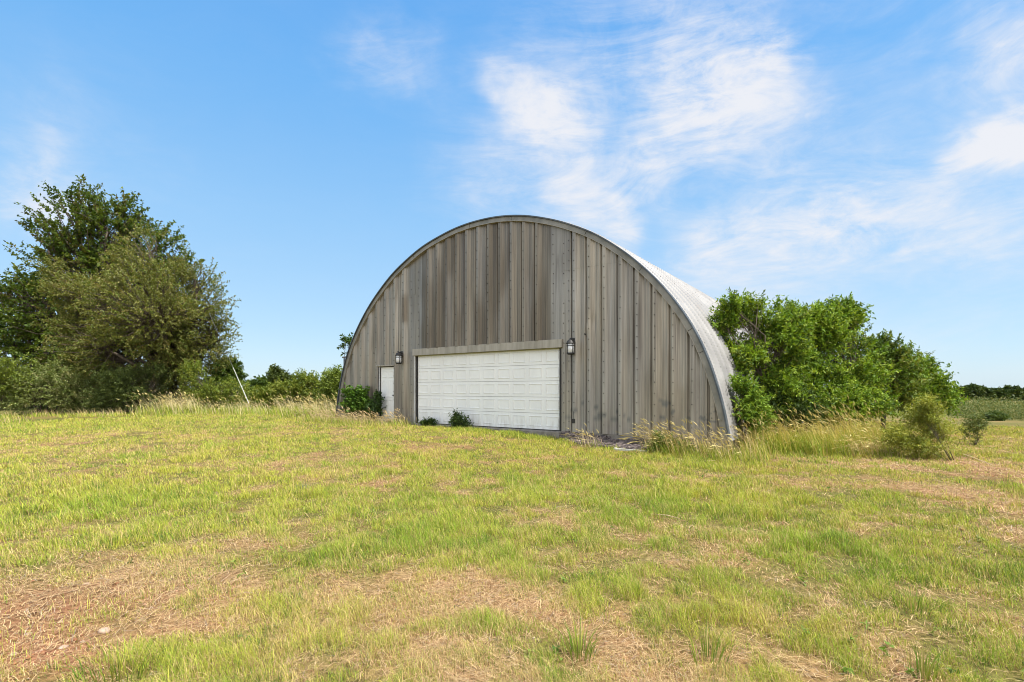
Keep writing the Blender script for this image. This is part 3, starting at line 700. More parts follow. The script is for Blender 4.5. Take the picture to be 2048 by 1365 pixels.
# far right tree line
TL = [(1926, 786, 12, 9, 'leftmost dark far tree of the line beyond the field'), (1948, 784, 14, 12, 'broad dark far tree left of the notch in the tree line'), (1966, 786, 13, 10, 'rounded far tree just left of the gap in the tree line'),
      (2000, 789, 12, 6, 'lowest far tree right of the gap in the tree line'), (2022, 785, 13, 10, 'highest dark far tree near the right edge of the picture'), (2048, 788, 13, 8, 'last far tree cut by the right edge of the picture')]
for px, py, rx, ry, lab in TL:
    plant('far_tree', foot(px, 200), LB(200, (px - 4, py + 2, rx * .6, ry * .62), (px + 5, py + 3, rx * .55, ry * .6), (px, py + 1, rx * .5, ry * .65), (px, py + 6, rx * .8, 4)), 330, 16, 1.0, .7, [(.03, .055, .014), (.045, .075, .018), (.06, .09, .022)],
          lab, 'tree', .4, (1.2, 2.4), (0, 0, .1), 'tree line beyond the field', gap=.25, gscale=5, up=.3, tube_every=8)


def field_weeds():
    n = 12000; Y = 19 + 130 * rng.random(n) ** 1.7; px = 1900 + 240 * rng.random(n); x = (px - CX) * Y / F
    n2 = 1500; Y2 = 34 + 110 * rng.random(n2) ** 1.5; px2 = -150 + 850 * rng.random(n2); x2 = (px2 - CX) * Y2 / F
    x = np.r_[x, x2]; Y = np.r_[Y, Y2]
    g = fbm(x * .16, Y * .10 + 4, 3); k = g > .50; x, Y, g = x[k], Y[k], g[k]; n = len(x)
    h = (.2 + .6 * rng.random(n)) * (.5 + 1.4 * sm(.50, .66, g)); base = np.stack([x, Y, gz(x, Y)], 1)
    V, q, c = leaves(base, unit(rng.normal(size=(n, 3)) * .5 + np.array([0, 0, 1.])), h, 16, .22, .10, [(.10, .145, .035), (.14, .175, .05), (.22, .21, .075), (.075, .11, .03), (.18, .19, .06)], 0, .7)
    q4 = V.reshape(-1, 4, 3); c0 = q4.mean(1, keepdims=True); k_ = np.clip(np.repeat(Y, 16) / 70, .35, 1.2)[:, None, None]
    V = ((q4 - c0) * k_ + c0).reshape(-1, 3) + np.repeat(rng.normal(0, .35, (len(V) // 4, 3)) * np.array([1, 1, .25]), 4, 0)
    tag(mesh('field_weeds', V, [q], M['leaf'], None, c), 'low green weeds scattered over the far field', 'weeds', kind='stuff')


field_weeds()

# ------------------------------------------------------------------ building
B = empty('arched_building', (X0, Y0, 0), -YAW, 'weathered grey arched metal building with a wide white garage door', 'building')
CREST = [-4.5, -4.04, -3.58, -3.09, -2.62, -2.15, -1.64, -1.12, -.62, .66, 1.09, 1.55, 2.01, 2.46, 2.93, 3.38, 3.845, 4.30, 4.77, 5.25, 6.53, 7.0, 7.465, 7.94, 8.415, 8.89, 9.37, 9.84, 10.315]
GW, GH = 6.02, 2.44
D0, D1, DH = -2.05, -1.15, 2.085
PROF = [(-.138, 0), (-.132, .06), (-.060, .085), (-.050, -.068), (.050, -.068), (.060, -.062), (.094, -.034), (.102, -.032), (.162, 0)]


def depth_at(t):
    best = 0.0
    for c in CREST:
        u = t - c
        if -.138 < u < .162:
            for (a, da), (b, db) in zip(PROF[:-1], PROF[1:]):
                if a <= u <= b: best = da + (db - da) * (u - a) / (b - a)
    return best


def pinch(a):
    return .13 * float(sm(1.0, 1.418, abs(a)))


def top_at(t):
    r = R - .05 - pinch(math.asin(min(1, abs(t - TC) / R)))
    return HC + math.sqrt(max(r * r - (t - TC) ** 2, 0))


def siding(name, t0, t1, zb, infill, seam=None, parent=None):
    ts = {t0, t1}
    for c in CREST:
        for a, _ in PROF:
            if t0 < c + a < t1: ts.add(c + a)
        for a in (.0, .21, .215, .225, .23, .285, .29, .30, .305):
            if t0 < c + a < t1: ts.add(round(c + a, 5))
    for a in np.arange(t0, t1, .025): ts.add(float(a))
    ts = np.array(sorted(ts)); ts = ts[np.concatenate([[True], np.diff(ts) > 1e-4])]
    dep = []
    for t in ts:
        dpt = depth_at(t)
        if dpt == 0:
            for c in CREST:
                if abs(t - c - .22) < .006 or abs(t - c - .295) < .006: dpt = -.005
        dep.append(dpt)
    dep = np.array(dep); V = []; polys = []; colr = []; off = 0
    for lo, hi, dy in ([(zb, 99, 0)] if seam is None else [(zb, seam, 0), (seam - .03, 99, -.006)]):
        nz = 46; zz = []
        for t in ts:
            tp = min(hi, top_at(t)); zz.append(np.linspace(min(lo, tp), tp, nz))
        z = np.array(zz).T; T = np.tile(ts, (nz, 1)); D = np.tile(dep, (nz, 1)) + dy
        D = D + .014 * (fbm(T * .9 + 3, z * .7, 2) - .5) * 1.2
        D = D - .02 * np.exp(-((T - 6.9) / .12) ** 2 - ((z - 2.95) / .12) ** 2) + .025 * np.exp(-((T - 7.1) / .1) ** 2 - ((z - 3.1) / .18) ** 2)
        V.append(np.stack([T, D, z], -1).reshape(-1, 3))
        i = np.arange(z.size).reshape(z.shape) + off; off += z.size
        polys.append(np.stack([i[:-1, :-1], i[:-1, 1:], i[1:, 1:], i[1:, :-1]], -1).reshape(-1, 4))
        # worn tones of each sheet: warm tan, bluish bare zinc, brown rust film, pale chalk
        t_, z_ = T.ravel(), z.ravel()
        warm = np.array([.43, .36, .275]); blue = np.array([.385, .345, .30]); brown = np.array([.17, .132, .09]); pale = np.array([.49, .43, .36])
        k1 = sm(.3, .7, fbm(t_ * 2.6 + 4, z_ * .22 + 2, 3))[:, None]
        c = warm * k1 + blue * (1 - k1)
        crest_light = np.zeros(len(t_))
        for cc in CREST: crest_light += (np.abs(t_ - cc) < .0505) * 1.0
        kb = sm(.42, .62, fbm(t_ * 1.1 + 9, z_ * .3 + 1, 3))[:, None] * (.95 if infill else .35)
        if infill: kb = .50 + .42 * kb
        c = c * (1 - kb) + brown * kb
        kp = sm(.55, .75, fbm(t_ * 1.5 + 50, z_ * .5, 3))[:, None] * (.1 if infill else .45)
        kp = np.maximum(kp, (.35 * np.exp(-((t_ - 5.95) / .25) ** 2) * sm(1, 3, z_))[:, None])
        c = c * (1 - kp) + pale * kp
        dr_ = fbm(t_ * 24 + 3, z_ * .35 + 5, 2); dm = (sm(.62, .74, dr_) * .55 * sm(.45, .6, fbm(t_ * .8 + 33, z_ * .6, 2)))[:, None]
        c = c * (1 - dm) + np.array([.15, .12, .095]) * dm
        c = c * np.array([.655, .71, .77])
        st = (np.exp(-((t_ + .62) / .2) ** 2) * sm(3.55, 3.75, z_ + .3 * (fbm(t_ * 6, z_ * 0, 2) - .5)) * sm(4.9, 4.5, z_))[:, None] * .85
        c = c * (1 - st) + brown * .8 * st
        c = c * (1 + (.22 if infill else .16) * np.clip(crest_light, 0, 1)[:, None])  # crest strips coloured paler to imitate the light they catch
        gr = (sm(.55, .05, z_) * .4 * fbm(t_ * 3, z_ * 2, 2))[:, None]; c = c * (1 - gr) + np.array([.30, .29, .31]) * gr
        # dark slanting streaks low on the wall right of the garage door
        sc = fbm(t_ * 5 + z_ * 3, z_ * 26 + t_ * 2, 2); scm = (sm(.68, .76, sc) * sm(.25, .45, z_) * sm(1.15, .8, z_) * sm(5.6, 6.6, t_))[:, None] * .7
        c = c * (1 - scm) + np.array([.10, .11, .12]) * scm
        colr.append(c)
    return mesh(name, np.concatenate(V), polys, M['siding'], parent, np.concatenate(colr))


HD = GH + .23
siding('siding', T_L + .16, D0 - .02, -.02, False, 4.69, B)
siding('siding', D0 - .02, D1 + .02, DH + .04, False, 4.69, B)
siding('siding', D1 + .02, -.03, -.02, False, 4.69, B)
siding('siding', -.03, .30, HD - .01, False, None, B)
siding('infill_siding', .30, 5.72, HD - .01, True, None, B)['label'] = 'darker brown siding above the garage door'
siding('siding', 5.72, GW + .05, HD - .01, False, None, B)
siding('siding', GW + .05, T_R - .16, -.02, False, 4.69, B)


def bolts():
    V = []; F_ = []; n = 0
    def bolt(t, y, z, r):
        nonlocal n
        k = 6
        for j in range(k): V.append((t + r * math.cos(j * 1.047), y, z + r * math.sin(j * 1.047)))
        for j in range(k): V.append((t + .6 * r * math.cos(j * 1.047), y - .012, z + .6 * r * math.sin(j * 1.047)))
        for j in range(k): F_.append((n + j, n + k + j, n + k + (j + 1) % k, n + (j + 1) % k))
        F_.append(tuple(n + k + j for j in range(k))[::-1]); n += 2 * k
    cols = [(c, -.068) for c in CREST] + [(.13, 0), (5.80, 0), (6.16, 0), (6.33, 0), (-.25, 0)]
    for c, y in cols:
        top = top_at(c) - .25; z = .25 + random.uniform(-.05, .05)
        while z < top:
            zb = HD + .06 if -.03 < c < GW + .05 else (DH + .1 if D0 < c < D1 else 0)
            if z > zb and random.random() < .93: bolt(c + random.uniform(-.008, .008), y - .012, z, .0145)
            z += .29
    me = bpy.data.meshes.new('bolts'); me.from_pydata(V, [], F_); me.materials.append(M['bolt'])
    o = bpy.data.objects.new('bolts', me); C.objects.link(o); o.parent = B; o['kind'] = 'stuff'


bolts()

PHI = math.acos(-HC / R)


def arc_strip(name, r0, r1, y0, y1, mat, segs=None, n=120):
    V = []; F_ = []; o_ = 0
    segs = segs or [(-PHI, PHI, 0)]
    for a0, a1, dy in segs:
        m = max(3, int(n * (a1 - a0) / (2 * PHI)))
        for i in range(m + 1):
            a = a0 + (a1 - a0) * i / m
            for r, y in ((r0, y0 - dy), (r1, y0 - dy), (r1, y1), (r0, y1)):
                rw = r - pinch(a) + .022 * (float(vnoise(a * 9 + 50, 3.3)) - .5); V.append((TC + rw * math.sin(a), y, HC + rw * math.cos(a)))
        for i in range(m):
            for j in range(4): F_.append((o_ + 4 * i + j, o_ + 4 * i + (j + 1) % 4, o_ + 4 * i + 4 + (j + 1) % 4, o_ + 4 * i + 4 + j))
        F_ += [(o_ + 3, o_ + 2, o_ + 1, o_), (o_ + 4 * m, o_ + 4 * m + 1, o_ + 4 * m + 2, o_ + 4 * m + 3)]
        o_ = len(V)
    b = MB(); b.add(V, F_); return b.build(name, mat, B)


cuts = [-PHI, -1.12, -.78, -.40, -.05, .17, .52, .78, 1.05, 1.13, PHI]
arc_strip('arch_trim', R - .13, R - .004, -.098, .05, M['trim'], [(a + .0008, b - .0008, .005 * (i % 2)) for i, (a, b) in enumerate(zip(cuts[:-1], cuts[1:]))])
arc_strip('roof_edge', R + .0, R + .035, -.15, .02, M['edge'])
arc_strip('arch_inner_flange', R - .142, R - .131, -.110, .02, M['header'])


def roof():
    na = 500; a = np.linspace(-PHI, PHI, na + 1); ys = []; bump = []; y = .02
    npan = 30; pw = (LEN - .02) / npan
    for i in range(npan):
        for f, h in ((0, .0), (.05, .036), (.13, .036), (.18, .004), (.55, .0), (.95, .0)):
            ys.append(y + f * pw); bump.append(h)
        y += pw
    ys.append(LEN); bump.append(0); ys = np.array(ys); bump = np.array(bump)
    A, Yg = np.meshgrid(a, ys); cr = np.where(np.arange(na + 1) % 2 == 0, .028, 0)[None, :]
    rr = R + .006 + bump[:, None] + cr - .13 * sm(1.0, 1.418, np.abs(a))[None, :]
    V = np.stack([TC + rr * np.sin(A), Yg, HC + rr * np.cos(A)], -1).reshape(-1, 3)
    i = np.arange(A.size).reshape(A.shape); q = np.stack([i[:-1, :-1], i[1:, :-1], i[1:, 1:], i[:-1, 1:]], -1).reshape(-1, 4)
    s = (A * R).ravel(); yy = Yg.ravel()
    pan = np.floor(yy / pw); sheet = np.floor(s / 3.1 + (pan % 2) * .35)
    tone = .90 + .16 * _P[pan.astype(int) & 255, (sheet.astype(int) * 7) & 255]
    tone *= .93 + .14 * fbm(s * .8, yy * 1.2, 3); rust = (sm(.66, .8, fbm(s * 1.4 + 8, yy * 1.1, 3)) * .35)[:, None]
    c = np.repeat(tone[:, None], 3, 1); c = c * (1 - rust) + c * np.array([.8, .72, .66]) * rust
    mesh('roof', V, [q], M['roof'], B, c)
    # screws along every seam
    Vb = []; Fb = []; n = 0
    for p in range(npan):
        y = .02 + (p + .09) * pw
        for ang in np.arange(-.2, 1.35, .042):
            ang += random.uniform(-.004, .004); r0 = R + .052 - pinch(ang); u = np.array([math.sin(ang), 0, math.cos(ang)]); tt = np.array([math.cos(ang), 0, -math.sin(ang)]); ey = np.array([0, 1., 0])
            c0 = np.array([TC, y, HC]) + u * r0; r = .016
            for k in range(5): Vb.append(c0 + (tt * math.cos(k * 1.2566) + ey * math.sin(k * 1.2566)) * r)
            Vb.append(c0 + u * .014)
            for k in range(5): Fb.append((n + k, n + (k + 1) % 5, n + 5))
            n += 6
    mesh('roof_bolts', np.array(Vb), [np.array(Fb)], M['bolt'], B)['kind'] = 'stuff'


roof()

# closed far end and floor slab
nseg = 60; V = [(TC + (R - .03) * math.sin(a), LEN - .02, HC + (R - .03) * math.cos(a)) for a in np.linspace(-PHI, PHI, nseg)]
me = bpy.data.meshes.new('rear_wall'); me.from_pydata(V, [], [tuple(range(nseg))]); me.materials.append(M['header'])
o = bpy.data.objects.new('rear_wall', me); C.objects.link(o); o.parent = B
b = MB(); b.box(T_L + .2, T_R - .2, -.010, LEN - .05, -.7, -.022); b.box(-.1, GW + .1, -.20, -.016, -.7, -.03, .01)
b.build('foundation', M['concrete'], B)

# garage door
GD = MB(); rows, cols_ = 5, 10; ph = GH / rows; pw = GW / cols_
G = empty('garage_door', (0, 0, 0), parent=B)
for r in range(rows):
    z0, z1 = r * ph + .004, (r + 1) * ph - .004
    GD.box(.01, GW - .01, .085, .125, z0, z1)
def panel_relief(bm, x0, x1, z0, z1, y):
    """raised moulding round a slightly sunk field"""
    w = .020; d = .014
    for (a0, a1, c0, c1) in ((x0, x1, z1 - w, z1), (x0, x1, z0, z0 + w), (x0, x0 + w, z0 + w, z1 - w), (x1 - w, x1, z0 + w, z1 - w)):
        v = [(a0, y, c0), (a1, y, c0), (a1, y, c1), (a0, y, c1)]
        m = .006
        v2 = [(a0 + m, y - d, c0 + m), (a1 - m, y - d, c0 + m), (a1 - m, y - d, c1 - m), (a0 + m, y - d, c1 - m)]
        bm.add(v + v2, [(4, 5, 6, 7), (0, 1, 5, 4), (1, 2, 6, 5), (2, 3, 7, 6), (3, 0, 4, 7)])
for r in range(rows):
    for c in range(cols_):
        panel_relief(GD, c * pw + .075, (c + 1) * pw - .075, r * ph + .095, (r + 1) * ph - .085, .0852)
GD.build('door_panel', M['door_white'], G)
b = MB()
b.box(-.10, -.055, -.02, .13, -.02, GH + .0); b.build('jamb', M['jamb'], G)
b = MB(); b.box(-.055, .006, .05, .13, -.02, GH); b.box(GW - .006, GW + .06, -.006, .13, -.02, GH); b.box(-.055, GW + .06, .09, .14, GH - .0, GH + .05); b.build('weather_seal', M['dark'], G)
b = MB(); b.box(.01, GW - .01, .08, .128, -.03, .0); b.build('bottom_seal', M['dark'], G)
b = MB(); b.box(-.14, 2.94, -.058, .09, GH - .005, HD); b.box(2.945, GW + .10, -.062, .09, GH - .005, HD + .004); b.build('header', M['header'], G)
b = MB(); b.box(-.055, GW + .05, -.03, .085, GH - .03, GH - .006); b.build('header_underside', noise_mat('olive_header_edge', (.16, .15, .06), (.24, .22, .10), 5, rough=.8), G)  # dark olive strip along the lower edge of the header

# entry door
E_ = empty('entry_door', (0, 0, 0), parent=B)
b = MB(); b.box(D0 + .05, D1 - .03, .05, .09, 0, DH - .03)
for x0, x1 in ((D0 + .15, D0 + .40), (D0 + .50, D1 - .13)):
    for z0, z1 in ((.22, .80), (.92, 1.55), (1.66, 1.90)): panel_relief(b, x0, x1, z0, z1, .0502)
b.build('door_leaf', M['door_white'], E_)
b = MB(); b.box(D0 - .02, D0 + .03, -.012, .10, -.02, DH); b.box(D1 - .02, D1 + .02, -.012, .10, -.02, DH); b.build('frame', M['jamb'], E_)
b = MB(); b.box(D0 + .031, D0 + .05, .02, .1, 0, DH - .03); b.box(D0 + .05, D1 - .03, .06, .1, DH - .03, DH); b.build('door_gap', M['dark'], E_)
b = MB(); b.box(D0 - .09, D1 + .06, -.085, .06, DH + .0, DH + .05, .008); b.build('door_cap', M['header'], E_)
b = MB(); b.lathe((0, 0, 0), [(.03, 0), (.03, .01), (.012, .012), (.012, .04), (.028, .045), (.03, .065), (.016, .08)], 12)
h = b.build('door_handle', M['steel'], E_, True); h.rotation_euler = (math.pi / 2, 0, 0); h.location = (D1 - .10, .05, .98)


# wall lamps
def wall_lamp(t, z, y=-.05):
    e = empty('wall_lamp', (t, y, z), parent=B)
    cy = -.16
    b = MB(); b.box(-.06, .06, -.03, .0, .02, .26, .008); b.tube([(0, -.02, .17), (0, -.08, .215), (0, cy, .20)], .016, 8); b.build('bracket', M['lamp_metal'], e)
    b = MB(); b.lathe((0, cy, 0), [(.135, .085), (.14, .092), (.118, .115), (.105, .15), (.075, .188), (.035, .205), (.028, .235), (.012, .25)], 20); b.build('hood', M['lamp_metal'], e, True)
    b = MB(); b.lathe((0, cy, 0), [(.098, -.17), (.102, -.05), (.104, .084)], 16); b.build('glass', M['glass'], e, True)
    b = MB(); b.lathe((0, cy, 0), [(.075, -.225), (.112, -.20), (.114, -.171), (.10, -.1705)], 16)
    for k in range(4):
        w = math.pi / 4 + k * math.pi / 2 + .35; x = .110 * math.cos(w); yv = cy + .110 * math.sin(w); b.tube([(x, yv, -.172), (x, yv, .088)], .010, 6)
    ring = [(.111 * math.cos(j * math.pi / 10), cy + .111 * math.sin(j * math.pi / 10), .025) for j in range(21)]; b.tube(ring, .009, 6)
    b.build('cage', M['lamp_metal'], e)
    return e


wall_lamp(6.50, 2.42)
wall_lamp(-.70, 2.36)
# small punched holes in the sheet
for t, z in ((6.86, 2.77), (-2.35, 2.62), (-.98, 2.62)):
    b = MB(); b.lathe((0, 0, 0), [(.026, 0), (.028, .004), (.02, .006)], 9); h = b.build('punched_hole', M['dark'], B); h.rotation_euler = (math.pi / 2, .4, 0); h.scale = (1.3, .75, 1); h.location = (t, -.012, z)

# conduit remnant on the wall right of the garage door
b = MB(); b.tube([(6.52, -.062, .58), (6.53, -.068, .36)], .012, 6); b.box(6.47, 6.57, -.085, -.05, .24, .37, .01); b.build('outlet_box', M['lamp_metal'], B)

# ------------------------------------------------------------------ small things
x, y = wall_xy(-4.75, .35); z = float(gz(x, y))
e = empty('vent_pipe', (x, y, z), -YAW, 'thin grey vent pipe with a tee cap rising at the left end of the building', 'pipe')
b = MB(); b.tube([(0, 0, -.1), (0, 0, 2.55 - z)], .03, 10); b.build('pipe', M['steel'], e)
b = MB(); b.tube([(-.11, 0, 2.57 - z), (.11, 0, 2.57 - z)], .036, 10); b.build('tee_cap', M['steel'], e)

g0 = np.array(foot(506, 27)); g1 = pt(466, 735, 27); dr = (g1 - g0) / np.linalg.norm(g1 - g0)
e = empty('guy_wire', g0, 0, 'leaning guy wire with a white plastic sleeve rising from the tall grass', 'guy wire')
L0 = np.linalg.norm(g1 - g0)
b = MB(); b.tube([tuple(-dr * .1), tuple(dr * (L0 + 3.2))], .009, 6); b.build('cable', M['steel'], e)
b = MB(); b.tube([tuple(dr * .55), tuple(dr * L0 * .60), tuple(dr * L0)], [.015, .013, .010], 10); b.build('sleeve', M['white_pvc'], e)

# vent panel lying at the foot of the wall
x, y = wall_xy(8.45, -.42); z = float(gz(x, y))
e = empty('metal_grate', (x, y, z), -YAW, 'pale slotted sheet metal panel lying in the grass at the foot of the wall', 'metal panel')
b = MB(); b.box(-.46, .46, -.16, .26, .03, .045); b.box(-.46, .46, -.185, -.16, .0, .055, .004); b.box(-.46, -.44, -.16, .26, .045, .06); b.box(.44, .46, -.16, .26, .045, .06); b.build('panel', M['vent'], e)
for j in range(2):
    b = MB(); b.box(-.41, .41, -.06 + j * .12, -.02 + j * .12, .0455, .049)
    b.build('slot', M['dark'], e)


def rubble():
    n = 150; parts_V = []; polys = []; off = 0
    for i in range(n):
        t = random.uniform(6.25, 9.35); nn = random.uniform(-.42, -.06); x, y = wall_xy(t, nn); z = float(gz(x, y))
        L = random.uniform(.12, .55); h = random.uniform(.03, .09); w = random.uniform(.03, .09); a = -YAW + random.gauss(0, .22)
        k = 7; vv = []
        for s in np.linspace(-.5, .5, 5):
            for j in range(k):
                wv = 2 * math.pi * j / k; rr = (1 - 1.2 * s * s) * random.uniform(.7, 1.2)
                u = s * L; v = math.cos(wv) * w * rr; hh = math.sin(wv) * h * rr + .02 + (nn + .42) * .62 * random.uniform(.75, 1.05)
                vv.append((x + u * math.cos(a) - v * math.sin(a), y + u * math.sin(a) + v * math.cos(a), z + hh))
        idx = np.arange(5 * k).reshape(5, k) + off; nxt = np.roll(idx, -1, 1)
        polys.append(np.stack([idx[:-1], nxt[:-1], nxt[1:], idx[1:]], -1).reshape(-1, 4)); parts_V.append(np.array(vv)); off += 5 * k
    tag(mesh('rubble', np.concatenate(parts_V), polys, M['rubble'], None, None, True), 'dark rotten timber and dirt heaped along the foot of the wall right of the garage door', 'rubble', kind='stuff')


rubble()


def stone(px, py, r, label):
    x, y = gpos(px, py); n1, n2 = 9, 14; V = []; sx, sy, sz = random.uniform(1, 1.35), random.uniform(.7, 1), random.uniform(.45, .65); a0 = random.uniform(-.5, .9); ph_ = random.uniform(0, 40)
    for i in range(n1):
        t = math.pi * i / (n1 - 1)
        for j in range(n2):
            p = 2 * math.pi * j / n2; v = np.array([math.sin(t) * math.cos(p), math.sin(t) * math.sin(p), math.cos(t)])
            k = r * (.78 + .45 * float(vnoise3((v * 1.5 + ph_)[None])[0])); v = v * k * np.array([sx, sy, sz])
            V.append((v[0] * math.cos(a0) - v[1] * math.sin(a0), v[0] * math.sin(a0) + v[1] * math.cos(a0), v[2]))
    i = np.arange(n1 * n2).reshape(n1, n2); nx = np.roll(i, -1, 1); q = np.stack([i[:-1], i[1:], nx[1:], nx[:-1]], -1).reshape(-1, 4)
    o = mesh('stone', np.array(V), [q], M['stone'], None, None, True); o.location = (x, y, float(gz(x, y)) + r * .22)
    tag(o, label, 'stone', 'pale stones on the red soil')


for a in ((208, 1266, .032, 'largest pale stone lying above the green tuft on red soil'), (126, 1297, .022, 'pinkish flat stone left of the wide green grass tuft'), (58, 1270, .018, 'small whitish stone in the middle of the red soil'),
          (165, 1285, .013, 'tiny pale stone between the largest stone and the pinkish one'), (28, 1310, .018, 'pale stone nearest the left edge on the red soil'), (122, 1247, .014, 'small orange stone above the other stones on the red soil'),
          (172, 1172, .022, 'pale stone half hidden in straw above the red soil')):
    stone(*a)


def stalk(pts, r, label):
    p0 = np.array([*gpos(*pts[0]), 0]); b = MB(); vs = []
    for i, p in enumerate(pts):
        x, y = gpos(*p); vs.append((x - p0[0], y - p0[1], float(gz(x, y)) + .02 + .03 * (i % 2)))
    b.tube(vs, [r, r * .9, r * .6][:len(vs)] if len(vs) == 3 else r, 6)
    o = b.build('dry_stalk', noise_mat('dry_stalk', (.40, .30, .18), (.62, .48, .30), 9, rough=.8), None); o.location = (p0[0], p0[1], 0)
    tag(o, label, 'stalk', 'dry stalks lying on the lawn')


stalk([(1915, 905), (1950, 920), (1990, 935)], .012, 'dark dry stalk lying at the foot of the leaning yellow green weed')
stalk([(1375, 925), (1420, 922), (1440, 921)], .008, 'pale straight stalk lying on the grass below the right corner of the building')
stalk([(1300, 1030), (1335, 1038), (1360, 1040)], .006, 'thin pale stalk lying in the grass in the middle of the lawn')
stalk([(1385, 925), (1400, 914), (1408, 908)], .008, 'short pale stalk propped against the seeding grass at the right corner')

# utility pole far off on the right skyline
fx = foot(1998, 260); e = empty('utility_pole', fx, 0, 'tiny utility pole standing in the gap of the far tree line', 'pole')
b = MB(); b.tube([(0, 0, 0), (0, 0, 6.6 - (fx[2] + 4))], [.16, .1], 8); b.build('pole', M['bark'], e)
b = MB(); b.box(-1.1, 1.1, -.08, .08, 5.6 - (fx[2] + 4), 5.8 - (fx[2] + 4)); b.build('crossarm', M['bark'], e)

# ------------------------------------------------------------------ light, sky
SUN_EL = math.radians(66); ux, uy = .86, -.50
nrm = math.hypot(ux, uy); ux /= nrm; uy /= nrm
sdir = Vector((ux * math.cos(SUN_EL), uy * math.cos(SUN_EL), math.sin(SUN_EL)))
sl = bpy.data.lights.new('sun', 'SUN'); sl.energy = 4.9; sl.angle = math.radians(.53); sl.color = (1, .95, .87)
so = bpy.data.objects.new('sun', sl); C.objects.link(so); so.rotation_euler = sdir.to_track_quat('Z', 'Y').to_euler(); so.location = (20, -10, 40)

w = bpy.data.worlds.new('World'); S.world = w; w.use_nodes = True; nt = w.node_tree; nt.nodes.clear(); L = nt.links.new
out = nt.nodes.new('ShaderNodeOutputWorld'); bg = nd(nt, 'ShaderNodeBackground', Strength=.15); L(bg.outputs[0], out.inputs['Surface'])
sky = nt.nodes.new('ShaderNodeTexSky'); sky.sky_type = 'NISHITA'; sky.sun_disc = False; sky.sun_elevation = SUN_EL; sky.sun_rotation = math.atan2(ux, uy)
sky.air_density = 1.0; sky.dust_density = .6; sky.ozone_density = 2.2; sky.altitude = 100
hs = nd(nt, 'ShaderNodeHueSaturation', Saturation=1.25, Value=1.0); L(sky.outputs[0], hs.inputs['Color'])
tc = nt.nodes.new('ShaderNodeTexCoord'); DIR = tc.outputs['Generated']


def math_(op, a, b=None, clamp=False):
    n = nt.nodes.new('ShaderNodeMath'); n.operation = op; n.use_clamp = clamp
    for i, v in enumerate((a, b)):
        if v is None: continue
        if isinstance(v, (int, float)): n.inputs[i].default_value = v
        else: L(v, n.inputs[i])
    return n.outputs[0]


def vmath(op, a, b=None):
    n = nt.nodes.new('ShaderNodeVectorMath'); n.operation = op
    for i, v in enumerate((a, b)):
        if v is None: continue
        if isinstance(v, tuple): n.inputs[i].default_value = v
        else: L(v, n.inputs[i])
    return n


def wnoise(vec, scale, detail, rough=.55, dist=0):
    n = nd(nt, 'ShaderNodeTexNoise', Scale=scale, Detail=detail, Roughness=rough, Distortion=dist); L(vec, n.inputs['Vector']); return n


# clear air: the physical sky blended with a paler humid gradient that reaches up from the horizon
sepz = nt.nodes.new('ShaderNodeSeparateXYZ'); L(DIR, sepz.inputs[0])
rp = nt.nodes.new('ShaderNodeValToRGB'); els = rp.color_ramp.elements
els[0].position = 0; els[0].color = (.43, .56, .67, 1); els[1].position = 1; els[1].color = (.05, .19, .55, 1)
for pos, cc in ((.12, (.345, .515, .67)), (.30, (.245, .455, .69)), (.50, (.14, .37, .69)), (.68, (.09, .30, .66))):
    e_ = els.new(pos); e_.color = (*cc, 1)
L(sepz.outputs['Z'], rp.inputs[0])
scl = nd(nt, 'ShaderNodeMix', _data_type='RGBA', _blend_type='MULTIPLY'); scl.inputs[0].default_value = 1; L(rp.outputs[0], scl.inputs[6]); scl.inputs[7].default_value = (6.67, 6.67, 6.67, 1)
skymix = nd(nt, 'ShaderNodeMix', _data_type='RGBA'); skymix.inputs[0].default_value = .8; L(hs.outputs[0], skymix.inputs[6]); L(scl.outputs[2], skymix.inputs[7])
# clouds live on the sky sphere: soft banks at real bearings broken up by warped noise
wn = wnoise(DIR, 2.6, 5, .55)
warp = vmath('MULTIPLY', vmath('SUBTRACT', wn.outputs['Color'], (.5, .5, .5)).outputs[0], (.34, .34, .24)).outputs[0]
wd = vmath('ADD', DIR, warp).outputs[0]
BANK = [(1335, 80, 80, .35), (1450, 125, 90, .50), (1525, 95, 50, .5), (1420, 60, 90, .3), (1060, 240, 70, .5), (1140, 270, 65, .5), (1010, 200, 45, .4), (1420, 225, 105, .55), (1345, 310, 85, .6), (1290, 355, 65, .4), (1500, 260, 110, .45),
        (1190, 420, 90, .55), (1240, 450, 60, .45), (1100, 350, 90, .3), (1450, 460, 80, .35), (1560, 470, 110, .42), (1680, 480, 90, .38), (1950, 245, 66, .7), (2030, 225, 66, .75), (2110, 225, 80, .4), (1930, 55, 70, .38), (1760, 50, 50, .6), (1705, 160, 36, .65), (2050, 40, 80, .5),
        (700, 85, 70, .22), (790, 115, 90, .34), (890, 135, 70, .22), (1850, 415, 120, .30), (2000, 430, 110, .28), (20, 350, 130, .48), (60, 380, 90, .3), (200, 250, 140, .15), (1480, 590, 160, .2), (1200, 200, 160, .25), (1350, 530, 60, .25),
        (1230, 120, 90, .25), (940, 340, 90, .3), (1010, 420, 110, .2), (1150, 60, 110, .12), (1620, 300, 120, .22), (1750, 420, 130, .26)]
acc = None
